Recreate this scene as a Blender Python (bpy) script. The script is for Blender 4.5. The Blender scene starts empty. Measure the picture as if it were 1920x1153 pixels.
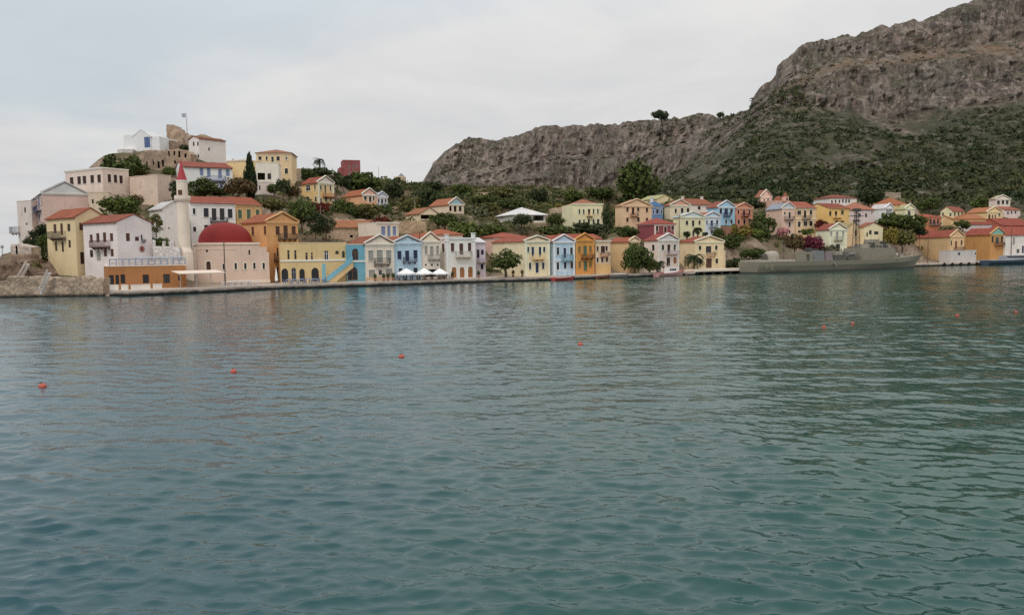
import bpy, math, random
import numpy as np
from mathutils import Vector, Matrix
random.seed(7)
RNG = np.random.default_rng(11)
SC = bpy.context.scene
COL = SC.collection
# ---------------------------------------------------------------- camera model (photo pixels 1920 x 1153)
FPX, CX, CY, CAMZ = 1507.0, 960.0, 576.5, 5.8
PITCH = math.atan(102 / FPX)
ROLL = -0.01354
CAMR = Matrix.Rotation(math.pi / 2 - PITCH, 3, 'X') @ Matrix.Rotation(ROLL, 3, 'Z')
CAMP = Vector((0, 0, CAMZ))
cam_d = bpy.data.cameras.new('camera')
cam = bpy.data.objects.new('camera', cam_d)
COL.objects.link(cam)
cam.matrix_world = Matrix.Translation(CAMP) @ CAMR.to_4x4()
cam_d.sensor_width = 36
cam_d.lens = 36 * FPX / 1920
cam_d.clip_end = 20000
cam_d.clip_start = 0.5
SC.camera = cam

def ray(x, y):
    v = CAMR @ Vector(((x - CX) / FPX, -(y - CY) / FPX, -1))
    return v / v.y
def P(x, y, d):
    return CAMP + ray(x, y) * d
def proj(p):
    c = CAMR.transposed() @ (Vector(p) - CAMP)
    return CX + FPX * c.x / -c.z, CY - FPX * c.y / -c.z
def yhor(x):
    return 474.5 - 0.01354 * (x - 960)
QX = [-200, 0, 200, 250, 400, 500, 700, 900, 1000, 1200, 1280, 1400, 1735, 1920, 2300]
QD = [127, 125, 124, 122, 131, 139, 148, 160, 164, 180, 191, 204, 246, 262, 300]
def qd(x):
    return float(np.interp(x, QX, QD))
# ---------------------------------------------------------------- noise
def _hash(i, j, k, s):
    h = (i * 374761393 + j * 668265263 + k * 2147483647 + s * 974634777) & 0xffffffff
    h = ((h ^ (h >> 13)) * 1274126177) & 0xffffffff
    h = ((h ^ (h >> 16)) * 2246822519) & 0xffffffff
    return ((h ^ (h >> 15)) & 0xffffff) / float(0xffffff)
def vnoise(x, y, z, s=0):
    x = np.asarray(x, float); y = np.asarray(y, float) + 0 * x; z = np.asarray(z, float) + 0 * x
    i, j, k = np.floor(x).astype(np.int64), np.floor(y).astype(np.int64), np.floor(z).astype(np.int64)
    u, v, w = x - i, y - j, z - k
    u, v, w = u * u * (3 - 2 * u), v * v * (3 - 2 * v), w * w * (3 - 2 * w)
    r = 0
    for a in (0, 1):
        for b in (0, 1):
            for c in (0, 1):
                r = r + _hash(i + a, j + b, k + c, s) * (u if a else 1 - u) * (v if b else 1 - v) * (w if c else 1 - w)
    return r * 2 - 1
def fbm(x, y, z, o=4, s=0, g=.5):
    r, a, f = 0, 1, 1
    for n in range(o):
        r = r + a * vnoise(np.asarray(x) * f, np.asarray(y) * f, np.asarray(z) * f, s + n)
        a *= g; f *= 2.03
    return r
# ---------------------------------------------------------------- tagging and mesh helpers
def tag(o, label=None, cat=None, group=None, kind=None):
    if label: o['label'] = label
    if cat: o['category'] = cat
    if group: o['group'] = group
    if kind: o['kind'] = kind
    return o
def empty(name, loc, rz=0, label=None, cat=None, group=None):
    o = bpy.data.objects.new(name, None)
    COL.objects.link(o)
    o.location = loc
    o.rotation_euler = (0, 0, rz)
    o.empty_display_size = .3
    return tag(o, label, cat, group)
def link(name, me, mat=None, parent=None):
    o = bpy.data.objects.new(name, me)
    COL.objects.link(o)
    if mat: me.materials.append(mat)
    if parent: o.parent = parent
    return o
def np_mesh(name, V, Fq, smooth=False):
    V = np.asarray(V, np.float32).reshape(-1, 3); Fq = np.asarray(Fq, np.int32)
    me = bpy.data.meshes.new(name)
    n, k = Fq.shape
    me.vertices.add(len(V)); me.vertices.foreach_set('co', V.ravel())
    me.loops.add(n * k); me.loops.foreach_set('vertex_index', Fq.ravel())
    me.polygons.add(n)
    me.polygons.foreach_set('loop_start', np.arange(0, n * k, k, dtype=np.int32))
    if smooth: me.polygons.foreach_set('use_smooth', np.ones(n, bool))
    me.update(calc_edges=True)
    return me
def grid_faces(r, c):
    i = np.arange((r - 1) * (c - 1)); a = i // (c - 1) * c + i % (c - 1)
    return np.stack([a, a + 1, a + c + 1, a + c], 1)
class MB:
    def __init__(s): s.v = []; s.f = []; s.sm = set()
    def add(s, vs, fs, smooth=False):
        n = len(s.v); s.v += [tuple(p) for p in vs]
        for f in fs:
            if smooth: s.sm.add(len(s.f))
            s.f.append([n + i for i in f])
    def quad(s, a, b, c, d): s.add([a, b, c, d], [(0, 1, 2, 3)])
    def box(s, x0, x1, y0, y1, z0, z1):
        s.add([(x0, y0, z0), (x1, y0, z0), (x1, y1, z0), (x0, y1, z0), (x0, y0, z1), (x1, y0, z1), (x1, y1, z1), (x0, y1, z1)],
              [(3, 2, 1, 0), (4, 5, 6, 7), (0, 1, 5, 4), (1, 2, 6, 5), (2, 3, 7, 6), (3, 0, 4, 7)])
    def prism(s, poly, d, off):
        """poly: 3D points of one cap (counter-clockwise seen from -off), extruded by vector off."""
        n = len(poly); o = Vector(off)
        vs = [Vector(p) for p in poly]; vs += [p + o for p in vs]
        s.add(vs, [list(range(n)), list(range(2 * n - 1, n - 1, -1))] + [(i, i + n, (i + 1) % n + n, (i + 1) % n) for i in range(n)])
    def beam(s, a, b, w, h=None):
        a, b = Vector(a), Vector(b); h = h or w
        t = (b - a).normalized(); up = Vector((0, 0, 1)) if abs(t.z) < .95 else Vector((1, 0, 0))
        x = t.cross(up).normalized() * w / 2; y = x.cross(t).normalized() * h / 2
        q = [-x - y, x - y, x + y, -x + y]
        s.add([a + p for p in q] + [b + p for p in q], [(3, 2, 1, 0), (4, 5, 6, 7), (0, 1, 5, 4), (1, 2, 6, 5), (2, 3, 7, 6), (3, 0, 4, 7)])
    def tube(s, pts, rs, n=8, caps=True):
        pts = [Vector(p) for p in pts]; base = len(s.v); m = len(pts)
        vs = []
        for i, p in enumerate(pts):
            t = (pts[min(i + 1, m - 1)] - pts[max(i - 1, 0)]).normalized()
            up = Vector((0, 1, 0)) if abs(t.y) < .9 else Vector((1, 0, 0))
            x = t.cross(up).normalized(); y = t.cross(x)
            for k in range(n):
                a = 2 * math.pi * k / n
                vs.append(p + (x * math.cos(a) + y * math.sin(a)) * rs[i])
        fs = [(i * n + k, i * n + (k + 1) % n, (i + 1) * n + (k + 1) % n, (i + 1) * n + k) for i in range(m - 1) for k in range(n)]
        s.add(vs, fs, True)
        if caps: s.add(vs[:n], [list(range(n - 1, -1, -1))]); s.add(vs[-n:], [list(range(n))])
    def lathe(s, prof, n=24, c=(0, 0), smooth=True, a0=0.0):
        vs = []
        for r, z in prof:
            for k in range(n):
                a = 2 * math.pi * k / n + a0
                vs.append((c[0] + r * math.cos(a), c[1] + r * math.sin(a), z))
        fs = [(i * n + k, i * n + (k + 1) % n, (i + 1) * n + (k + 1) % n, (i + 1) * n + k) for i in range(len(prof) - 1) for k in range(n)]
        s.add(vs, fs, smooth)
    def build(s, name, mat=None, parent=None):
        me = bpy.data.meshes.new(name)
        me.from_pydata(s.v, [], s.f); me.update()
        if s.sm:
            for i in s.sm: me.polygons[i].use_smooth = True
        return link(name, me, mat, parent)
# ---------------------------------------------------------------- materials
def lin(c): return tuple(((v / 255) / 12.92 if v / 255 <= .04045 else ((v / 255 + .055) / 1.055) ** 2.4) for v in c)
def alb(c, k=.80, ds=.20):
    v = lin(c); g = .3 * v[0] + .59 * v[1] + .11 * v[2]
    return tuple(min((x * (1 - ds) + g * ds) * t / k, .86) for x, t in zip(v, (.99, .94, .945)))
class NT:
    def __init__(s, name):
        s.m = bpy.data.materials.new(name); s.m.use_nodes = True
        s.t = s.m.node_tree; s.b = s.t.nodes['Principled BSDF']
        s.b.inputs['Specular IOR Level'].default_value = .25
    def n(s, ty, **k):
        x = s.t.nodes.new(ty)
        for a, b in k.items(): setattr(x, a, b)
        return x
    def l(s, a, b): s.t.links.new(a, b)
    def noise(s, scale, detail=4, rough=.55, vec=None, sc=None, loc=None):
        t = s.n('ShaderNodeTexNoise'); t.inputs['Scale'].default_value = scale; t.inputs['Detail'].default_value = detail; t.inputs['Roughness'].default_value = rough
        src = vec or s.coord()
        if sc or loc:
            mp = s.n('ShaderNodeMapping')
            if sc: mp.inputs['Scale'].default_value = sc
            s.l(src, mp.inputs['Vector']); src = mp.outputs[0]
        s.l(src, t.inputs['Vector']); return t.outputs['Fac']
    def coord(s):
        if not hasattr(s, 'c'):
            g = s.n('ShaderNodeNewGeometry'); s.c = g.outputs['Position']; s.g = g
        return s.c
    def ramp(s, f, stops, interp='LINEAR'):
        r = s.n('ShaderNodeValToRGB'); r.color_ramp.interpolation = interp
        e = r.color_ramp.elements
        while len(e) < len(stops): e.new(.5)
        for el, (p, c) in zip(e, stops):
            el.position = p; el.color = (c, c, c, 1) if isinstance(c, (int, float)) else (*c, 1)
        s.l(f, r.inputs[0]); return r.outputs[0]
    def mix(s, f, a, b, bl='MIX'):
        x = s.n('ShaderNodeMix', data_type='RGBA', blend_type=bl)
        for i, v in ((0, f), (6, a), (7, b)):
            if isinstance(v, (int, float)): x.inputs[i].default_value = v if i == 0 else (v, v, v, 1)
            elif isinstance(v, tuple): x.inputs[i].default_value = (*v, 1)
            else: s.l(v, x.inputs[i])
        return x.outputs[2]
    def math(s, op, a, b=None):
        x = s.n('ShaderNodeMath', operation=op)
        for i, v in enumerate((a, b)):
            if v is None: continue
            if isinstance(v, (int, float)): x.inputs[i].default_value = v
            else: s.l(v, x.inputs[i])
        return x.outputs[0]
    def bump(s, h, st, dist):
        b = s.n('ShaderNodeBump'); b.inputs['Strength'].default_value = st; b.inputs['Distance'].default_value = dist
        s.l(h, b.inputs['Height']); s.l(b.outputs[0], s.b.inputs['Normal']); return b
    def col(s, c): s.l(c, s.b.inputs['Base Color']) if not isinstance(c, tuple) else setattr(s.b.inputs['Base Color'], 'default_value', (*c, 1))
    def rough(s, r): s.b.inputs['Roughness'].default_value = r
MATS = {}
def sc_(c, k): return tuple(min(v * k, .9) for v in c)
def stucco(rgb, dirt=.5):
    key = ('st', rgb, dirt)
    if key in MATS: return MATS[key]
    m = NT('stucco'); a = alb(rgb)
    big = m.noise(.35, 5, .6)
    c = m.mix(m.ramp(big, [(.3, 0.), (.75, 1.)]), sc_(a, .88), sc_(a, 1.06))
    streak = m.noise(1.6, 4, .6, sc=(1, 1, .16))
    c = m.mix(m.math('MULTIPLY', m.ramp(streak, [(.56, 0.), (.78, 1.)]), dirt * .95), c, tuple(v * w for v, w in zip(a, (.55, .53, .52))))
    patch = m.noise(.9, 6, .65)
    c = m.mix(m.math('MULTIPLY', m.ramp(patch, [(.6, 0.), (.68, 1.)]), dirt * .7), c, tuple(v * .62 + .05 for v in a))
    m.col(c); m.rough(.9); m.bump(m.noise(6, 4), .15, .05)
    MATS[key] = m.m; return m.m
def plain(name, rgb, rough=.6, var=.12, metal=0, k=.8, spec=None):
    key = ('pl', name, rgb, rough)
    if key in MATS: return MATS[key]
    m = NT(name); a = alb(rgb, k)
    m.col(m.mix(m.noise(1.7, 4), sc_(a, 1 - var), sc_(a, 1 + var))); m.rough(rough)
    m.b.inputs['Metallic'].default_value = metal
    if spec is not None: m.b.inputs['Specular IOR Level'].default_value = spec
    MATS[key] = m.m; return m.m
def roofmat(rgb):
    key = ('rf', rgb)
    if key in MATS: return MATS[key]
    m = NT('clay_tiles'); red = rgb[0] - rgb[2] > 40; a = alb((rgb[0] * .96, rgb[1], rgb[2] * .86), 1.08, .10) if red else alb(rgb, .9)
    c = m.mix(m.ramp(m.noise(.7, 5, .6), [(.35, 0.), (.7, 1.)]), sc_(a, .75), sc_(a, 1.12))
    c = m.mix(m.ramp(m.noise(3.5, 3, .7), [(.45, 0.), (.62, .8)]), c, tuple(v * w for v, w in zip(a, (.62, .8, .95))))
    w = m.n('ShaderNodeTexWave', wave_type='BANDS', bands_direction='X'); w.inputs['Scale'].default_value = 1.2; w.inputs['Distortion'].default_value = .6
    tc = m.n('ShaderNodeTexCoord'); m.l(tc.outputs['Object'], w.inputs['Vector'])
    c = m.mix(m.math('MULTIPLY', w.outputs['Fac'], .28), c, sc_(a, .5))
    m.col(c); m.rough(.9); m.bump(w.outputs['Fac'], .5, .06)
    MATS[key] = m.m; return m.m
def stonemat(rgb, name='stone', scale=1.4):
    key = ('sn', rgb, scale)
    if key in MATS: return MATS[key]
    m = NT(name); a = alb(rgb, .85)
    v = m.n('ShaderNodeTexVoronoi', feature='F1'); v.inputs['Scale'].default_value = scale; m.l(m.coord(), v.inputs['Vector'])
    e = m.n('ShaderNodeTexVoronoi', feature='DISTANCE_TO_EDGE'); e.inputs['Scale'].default_value = scale; m.l(m.coord(), e.inputs['Vector'])
    c = m.mix(m.ramp(m.noise(.5, 5, .65), [(.3, 0.), (.7, 1.)]), sc_(a, .7), sc_(a, 1.15))
    hs = m.n('ShaderNodeSeparateColor'); m.l(v.outputs['Color'], hs.inputs[0])
    c = m.mix(m.math('MULTIPLY', hs.outputs[0], .45), c, sc_(a, .55))
    c = m.mix(m.ramp(e.outputs['Distance'], [(.0, .75), (.06, 0.)]), c, sc_(a, .38))
    c = m.mix(m.ramp(m.noise(.8, 4, .6, sc=(1, 1, .4)), [(.6, 0.), (.75, .5)]), c, (.07, .055, .04))
    pz = m.n('ShaderNodeSeparateXYZ'); m.l(m.coord(), pz.inputs[0])
    c = m.mix(m.ramp(m.math('ADD', pz.outputs[2], m.math('MULTIPLY', m.noise(1.1, 4), .5)), [(.35, 1.), (.85, 0.)]), c, (.03, .026, .02))
    m.col(c); m.rough(.95)
    h = m.mix(.5, m.ramp(e.outputs['Distance'], [(0., 0.), (.12, 1.)]), m.noise(5, 4))
    m.bump(h, .7, .12)
    MATS[key] = m.m; return m.m
def leafmat(name, rgb, var=.35, k=1.0):
    key = ('lf', rgb)
    if key in MATS: return MATS[key]
    m = NT(name); a = tuple(v / k for v in lin(rgb))
    oi = m.n('ShaderNodeObjectInfo')
    f = m.ramp(m.noise(.9, 3, .6), [(.3, 0.), (.7, 1.)])
    c = m.mix(f, sc_(a, 1 - var), tuple(v * w for v, w in zip(a, (1.45, 1.32, 1.0))))
    c = m.mix(m.math('MULTIPLY', oi.outputs['Random'], .5), c, tuple(v * w for v, w in zip(a, (.8, .72, .75))))
    m.col(c); m.rough(.8); m.b.inputs['Specular IOR Level'].default_value = .1
    m.b.inputs['Transmission Weight'].default_value = 0
    MATS[key] = m.m; return m.m
GLASS = NT('window_glass'); GLASS.col((.02, .024, .03)); GLASS.rough(.12); GLASS.b.inputs['Specular IOR Level'].default_value = .4; GLASS = GLASS.m
PAL = dict(W=(225, 222, 215), B=(92, 58, 46), D=(66, 42, 36), G=(84, 112, 88), U=(78, 104, 150), K=(60, 60, 62), T=(80, 130, 140), N=(44, 56, 92),
           g=(150, 152, 142), E=(128, 112, 60), R=(120, 55, 45), b=(118, 138, 172), O=(150, 98, 48), y=(222, 196, 130), S=(150, 155, 160))
def pal(k): return plain('painted_wood', PAL[k], .55)
# ================================================================ sky and sun
w = bpy.data.worlds.new('World'); SC.world = w; w.use_nodes = True
wt = w.node_tree; bg = wt.nodes['Background']
def wn(ty, **k):
    x = wt.nodes.new(ty)
    for a, b in k.items(): setattr(x, a, b)
    return x
SUN_EL, SUN_AZ = math.radians(52), math.radians(205)      # azimuth clockwise from +Y: behind the viewer, to the left
sky = wn('ShaderNodeTexSky', sky_type='NISHITA'); sky.sun_disc = False
sky.sun_elevation = SUN_EL; sky.sun_rotation = SUN_AZ; sky.air_density = 1.2; sky.dust_density = 2.5
tc = wn('ShaderNodeTexCoord'); sep = wn('ShaderNodeSeparateXYZ'); wt.links.new(tc.outputs['Generated'], sep.inputs[0])
def wm(op, a, b=None, clamp=False):
    x = wn('ShaderNodeMath', operation=op); x.use_clamp = clamp
    for i, v in enumerate((a, b)):
        if v is None: continue
        if isinstance(v, (int, float)): x.inputs[i].default_value = v
        else: wt.links.new(v, x.inputs[i])
    return x.outputs[0]
den = wm('ADD', wm('MAXIMUM', sep.outputs[2], 0.0), .16)
cmb = wn('ShaderNodeCombineXYZ')
wt.links.new(wm('DIVIDE', sep.outputs[0], den), cmb.inputs[0]); wt.links.new(wm('DIVIDE', sep.outputs[1], den), cmb.inputs[1])
def wnoise(scale, detail, rough, loc=(0, 0, 0), dist=0.0):
    mp = wn('ShaderNodeMapping'); mp.inputs['Location'].default_value = loc; wt.links.new(cmb.outputs[0], mp.inputs[0])
    n = wn('ShaderNodeTexNoise'); n.inputs['Scale'].default_value = scale; n.inputs['Detail'].default_value = detail; n.inputs['Roughness'].default_value = rough
    n.inputs['Distortion'].default_value = dist
    wt.links.new(mp.outputs[0], n.inputs['Vector']); return n.outputs['Fac']
def wramp(f, stops):
    r = wn('ShaderNodeValToRGB'); e = r.color_ramp.elements
    while len(e) < len(stops): e.new(.5)
    for el, (p, c) in zip(e, stops): el.position = p; el.color = (c, c, c, 1) if isinstance(c, (int, float)) else (*c, 1)
    wt.links.new(f, r.inputs[0]); return r.outputs[0]
def wmix(f, a, b, bl='MIX'):
    x = wn('ShaderNodeMix', data_type='RGBA', blend_type=bl)
    for i, v in ((0, f), (6, a), (7, b)):
        if isinstance(v, (int, float)): x.inputs[i].default_value = v if i == 0 else (v, v, v, 1)
        elif isinstance(v, tuple): x.inputs[i].default_value = (*v, 1)
        else: wt.links.new(v, x.inputs[i])
    return x.outputs[2]
n1 = wnoise(.8, 6, .58, (3.1, 1.7, 0), .6)
n2 = wnoise(1.7, 6, .58, (7.3, 4.1, 0), .5)
# gaps in the cloud lie to the left and higher up, as open sky does over the sea
left = wm('MULTIPLY_ADD', sep.outputs[0], -.36); left.node.inputs[2].default_value = 0.0
elev = wramp(sep.outputs[2], [(.0, 0.), (.14, .36), (.30, 1.), (.6, .4)])
elm = wm('MULTIPLY_ADD', elev, .34); elm.node.inputs[2].default_value = -.13
gap = wm('ADD', n1, wm('ADD', left, elm))
cover = wramp(gap, [(.58, 1.), (.84, .50)])
cl = wmix(wramp(n2, [(.34, 0.), (.66, 1.)]), (6.95, 7.02, 7.12), (7.85, 7.8, 7.72))
blue = wmix(.75, sky.outputs[0], (5.3, 6.7, 7.5))
skyc = wmix(cover, blue, cl)
# overcast sky is brighter overhead than at the horizon
lum = wramp(sep.outputs[2], [(.0, .585), (.10, .62), (.25, .655), (.5, .84), (1., 1.0)])
skyc = wmix(1.0, skyc, lum, 'MULTIPLY')
wt.links.new(skyc, bg.inputs[0]); bg.inputs[1].default_value = .15
sl = bpy.data.lights.new('sun', 'SUN'); sl.energy = 1.1; sl.angle = math.radians(20); sl.color = (1, .94, .86)
so = bpy.data.objects.new('sun', sl); COL.objects.link(so)
sd = Vector((math.sin(SUN_AZ) * math.cos(SUN_EL), math.cos(SUN_AZ) * math.cos(SUN_EL), math.sin(SUN_EL)))
so.rotation_euler = sd.to_track_quat('Z', 'Y').to_euler(); so.location = (0, 0, 60)
vs = SC.view_settings; vs.view_transform = 'Standard'; vs.look = 'None'; vs.exposure = 0; vs.gamma = 1
SC.cycles.max_bounces = 6; SC.cycles.use_denoising = False
# ================================================================ sea
SLOPE, BUMPD, RGH, WIOR = .19, .2, .06, 1.46
def build_sea():
    rs = [.4, 1, 2, 3.2, 4.5, 5.6, 6.6, 7.4]
    r = 8.0
    while r < 320: rs.append(r); r += max(min(r * r * 1.15 / 4663, .22 if r < 120 else .34 if r < 200 else 1.2), .03)
    rs += [360, 420, 520, 700, 1000, 1500, 2500, 4500, 9000]
    rs = np.array(rs)
    az = np.concatenate([np.arange(-180, -52, 4), np.arange(-50, 50.01, .125), np.arange(54, 181, 4)])
    az[-1] = 180
    A, R = np.meshgrid(np.radians(az), rs)
    X, Y = R * np.sin(A), R * np.cos(A)
    dr = np.gradient(rs)[:, None] * np.ones_like(R)
    da = np.maximum(np.gradient(np.radians(az))[None, :] * R, dr * .6)
    Z = np.zeros_like(X); DX = np.zeros_like(X); DY = np.zeros_like(X)
    rg = np.random.default_rng(5)
    N = 96
    # gust patches: some water smooth, some ruffled
    gust = np.clip(.85 + .75 * fbm(X * .045, Y * .022, 0 * X, 3, 40), .22, 1.7)
    gust = np.where(R < 150, gust, 1.0)
    wl = np.exp(np.concatenate([rg.uniform(math.log(.17), math.log(.95), N - 14), rg.uniform(math.log(1.0), math.log(3.6), 14)]))
    lost = np.zeros_like(X)
    for i in range(N):
        k = 2 * math.pi / wl[i]
        th = math.radians(rg.normal(-8, 20 if wl[i] > .8 else 26)) - math.pi / 2
        dx, dy = math.cos(th), math.sin(th)
        s = SLOPE * math.sqrt(2 / N) * (1.45 if .28 < wl[i] < .9 else .8 if wl[i] < .28 else .7)
        keep = np.clip((wl[i] / np.maximum(dr, 1e-3) - 2.2) / 2.5, 0, 1) * np.clip((wl[i] / np.maximum(da, 1e-3) - 2.2) / 2.5, 0, 1)
        ph = k * (X * dx + Y * dy) + rg.uniform(0, 6.28)
        a = s / k * keep * (gust if wl[i] < 1.6 else 1)
        Z += a * np.sin(ph); c = a * np.cos(ph) * .9
        DX += c * dx; DY += c * dy
        lost += (1 - keep) / N
    V = np.stack([X + DX, Y + DY, Z], -1)
    me = np_mesh('sea', V, grid_faces(*X.shape)[:, ::-1], True)
    at = me.attributes.new('ruffle', 'FLOAT', 'POINT'); at.data.foreach_set('value', lost.astype(np.float32).ravel())
    m = NT('sea_water')
    at = m.n('ShaderNodeAttribute'); at.attribute_name = 'ruffle'
    px = m.n('ShaderNodeSeparateXYZ'); m.l(m.coord(), px.inputs[0])
    mr = m.n('ShaderNodeMapRange'); m.l(px.outputs[0], mr.inputs[0]); mr.inputs[1].default_value = -14; mr.inputs[2].default_value = 14
    f = m.math('ADD', mr.outputs[0], m.math('MULTIPLY', m.math('SUBTRACT', m.noise(.12, 3), .5), .9))
    c = m.mix(m.ramp(f, [(.1, 0.), (.9, 1.)]), (.002, .050, .064), (.001, .057, .044))
    m.col(c); m.l(m.math('ADD', m.math('MULTIPLY', at.outputs['Fac'], RGH), .03), m.b.inputs['Roughness']); m.b.inputs['IOR'].default_value = WIOR; m.b.inputs['Specular IOR Level'].default_value = .5
    fine = m.noise(5.5, 3, .6, sc=(.7, 1.2, 1))
    big = m.noise(.75, 3, .6, sc=(.9, .8, 1))
    gst = m.ramp(m.noise(.035, 3, .6, sc=(.6, 1.6, 1)), [(.36, .35), (.66, 1.25)])
    b1 = m.n('ShaderNodeBump'); b1.inputs['Distance'].default_value = .05; b1.inputs['Strength'].default_value = .22; m.l(fine, b1.inputs['Height'])
    b2 = m.n('ShaderNodeBump'); b2.inputs['Distance'].default_value = BUMPD
    m.l(m.math('MULTIPLY', at.outputs['Fac'], gst), b2.inputs['Strength']); m.l(big, b2.inputs['Height']); m.l(b1.outputs[0], b2.inputs['Normal'])
    m.l(b2.outputs[0], m.b.inputs['Normal'])
    o = link('sea', me, m.m); tag(o, kind='structure')
build_sea()
# ================================================================ quay
QUAYZ = .8
def quay_line(off=0.0, x0=205, x1=2300, n=60):
    xs = np.linspace(x0, x1, n); pts = [Vector(((x - 960) / FPX * qd(x), qd(x), 0)) for x in xs]
    out = []
    for i, p in enumerate(pts):
        t = (pts[min(i + 1, n - 1)] - pts[max(i - 1, 0)]).normalized()
        out.append(p + Vector((-t.y, t.x, 0)) * off)
    return out
def build_quay():
    a, b, c = quay_line(0), quay_line(7.5), quay_line(.35)
    mb = MB(); n = len(a)
    rows = [[(p.x, p.y, -1.5) for p in a], [(p.x, p.y, QUAYZ) for p in a], [(p.x, p.y, QUAYZ + .02) for p in c], [(p.x, p.y, QUAYZ + .1) for p in b], [(p.x, p.y, -1.5) for p in b]]
    for r0, r1 in zip(rows, rows[1:]): mb.add(r0 + r1, [(i, i + 1, n + i + 1, n + i) for i in range(n - 1)])
    m = NT('quay_stone'); a_ = alb((176, 164, 148))
    px = m.n('ShaderNodeSeparateXYZ'); m.l(m.coord(), px.inputs[0])
    c1 = m.mix(m.ramp(m.noise(.6, 6, .65), [(.3, 0.), (.7, 1.)]), sc_(a_, .72), sc_(a_, 1.08))
    wet = m.ramp(m.math('ADD', px.outputs[2], m.math('MULTIPLY', m.math('SUBTRACT', m.noise(.9, 4), .5), .5)), [(.30, 1.), (.62, 0.)])
    m.col(m.mix(wet, c1, (.022, .021, .018))); m.rough(.85); m.bump(m.noise(4, 5), .4, .1)
    o = mb.build('quay', m.m); tag(o, kind='structure')
build_quay()
# ================================================================ far mountain
def T(tab, x):
    return np.interp(x, [t[0] for t in tab], [t[1] for t in tab])
TOPY = [(700, 420), (760, 395), (787, 347), (800, 330), (812, 305), (825, 290), (840, 275), (870, 263), (905, 259), (930, 262), (960, 257), (1010, 238), (1050, 234), (1100, 233), (1150, 232), (1180, 228),
        (1220, 224), (1260, 224), (1285, 219), (1310, 215), (1330, 215), (1345, 220), (1370, 217), (1395, 212), (1406, 206), (1411, 188), (1433, 161), (1454, 144), (1458, 127), (1477, 112), (1495, 94), (1522, 77),
        (1570, 70), (1600, 65), (1640, 52), (1700, 42), (1750, 28), (1800, 8), (1840, -8), (1920, -36), (2100, -80), (2600, -40)]
TOPD = [(700, 900), (900, 880), (1100, 840), (1300, 780), (1405, 730), (1500, 700), (1700, 720), (1900, 740), (2600, 760)]
BASY = [(700, 430), (787, 385), (1000, 366), (1180, 360), (1250, 332), (1300, 302), (1350, 270), (1405, 226), (1450, 205), (1520, 201), (1600, 207), (1660, 222), (1720, 222), (1780, 208), (1850, 200), (1920, 190), (2600, 170)]
BASD = [(700, 770), (1100, 760), (1250, 700), (1350, 660), (1450, 625), (1600, 605), (1920, 600), (2600, 620)]
UPY = [(1415, 196), (1508, 143), (1552, 120), (1590, 107), (1671, 103), (1725, 94), (1779, 89), (1860, 78), (1920, 74), (2600, 60)]
LOY = [(1415, 206), (1508, 155), (1552, 141), (1590, 129), (1671, 123), (1725, 117), (1800, 113), (1920, 107), (2600, 95)]
FOOY = [(700, 470), (1200, 410), (1300, 392), (1900, 392), (2600, 392)]
FOOD = [(700, 600), (1150, 520), (1250, 420), (1350, 345), (1900, 335), (2600, 340)]
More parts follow.
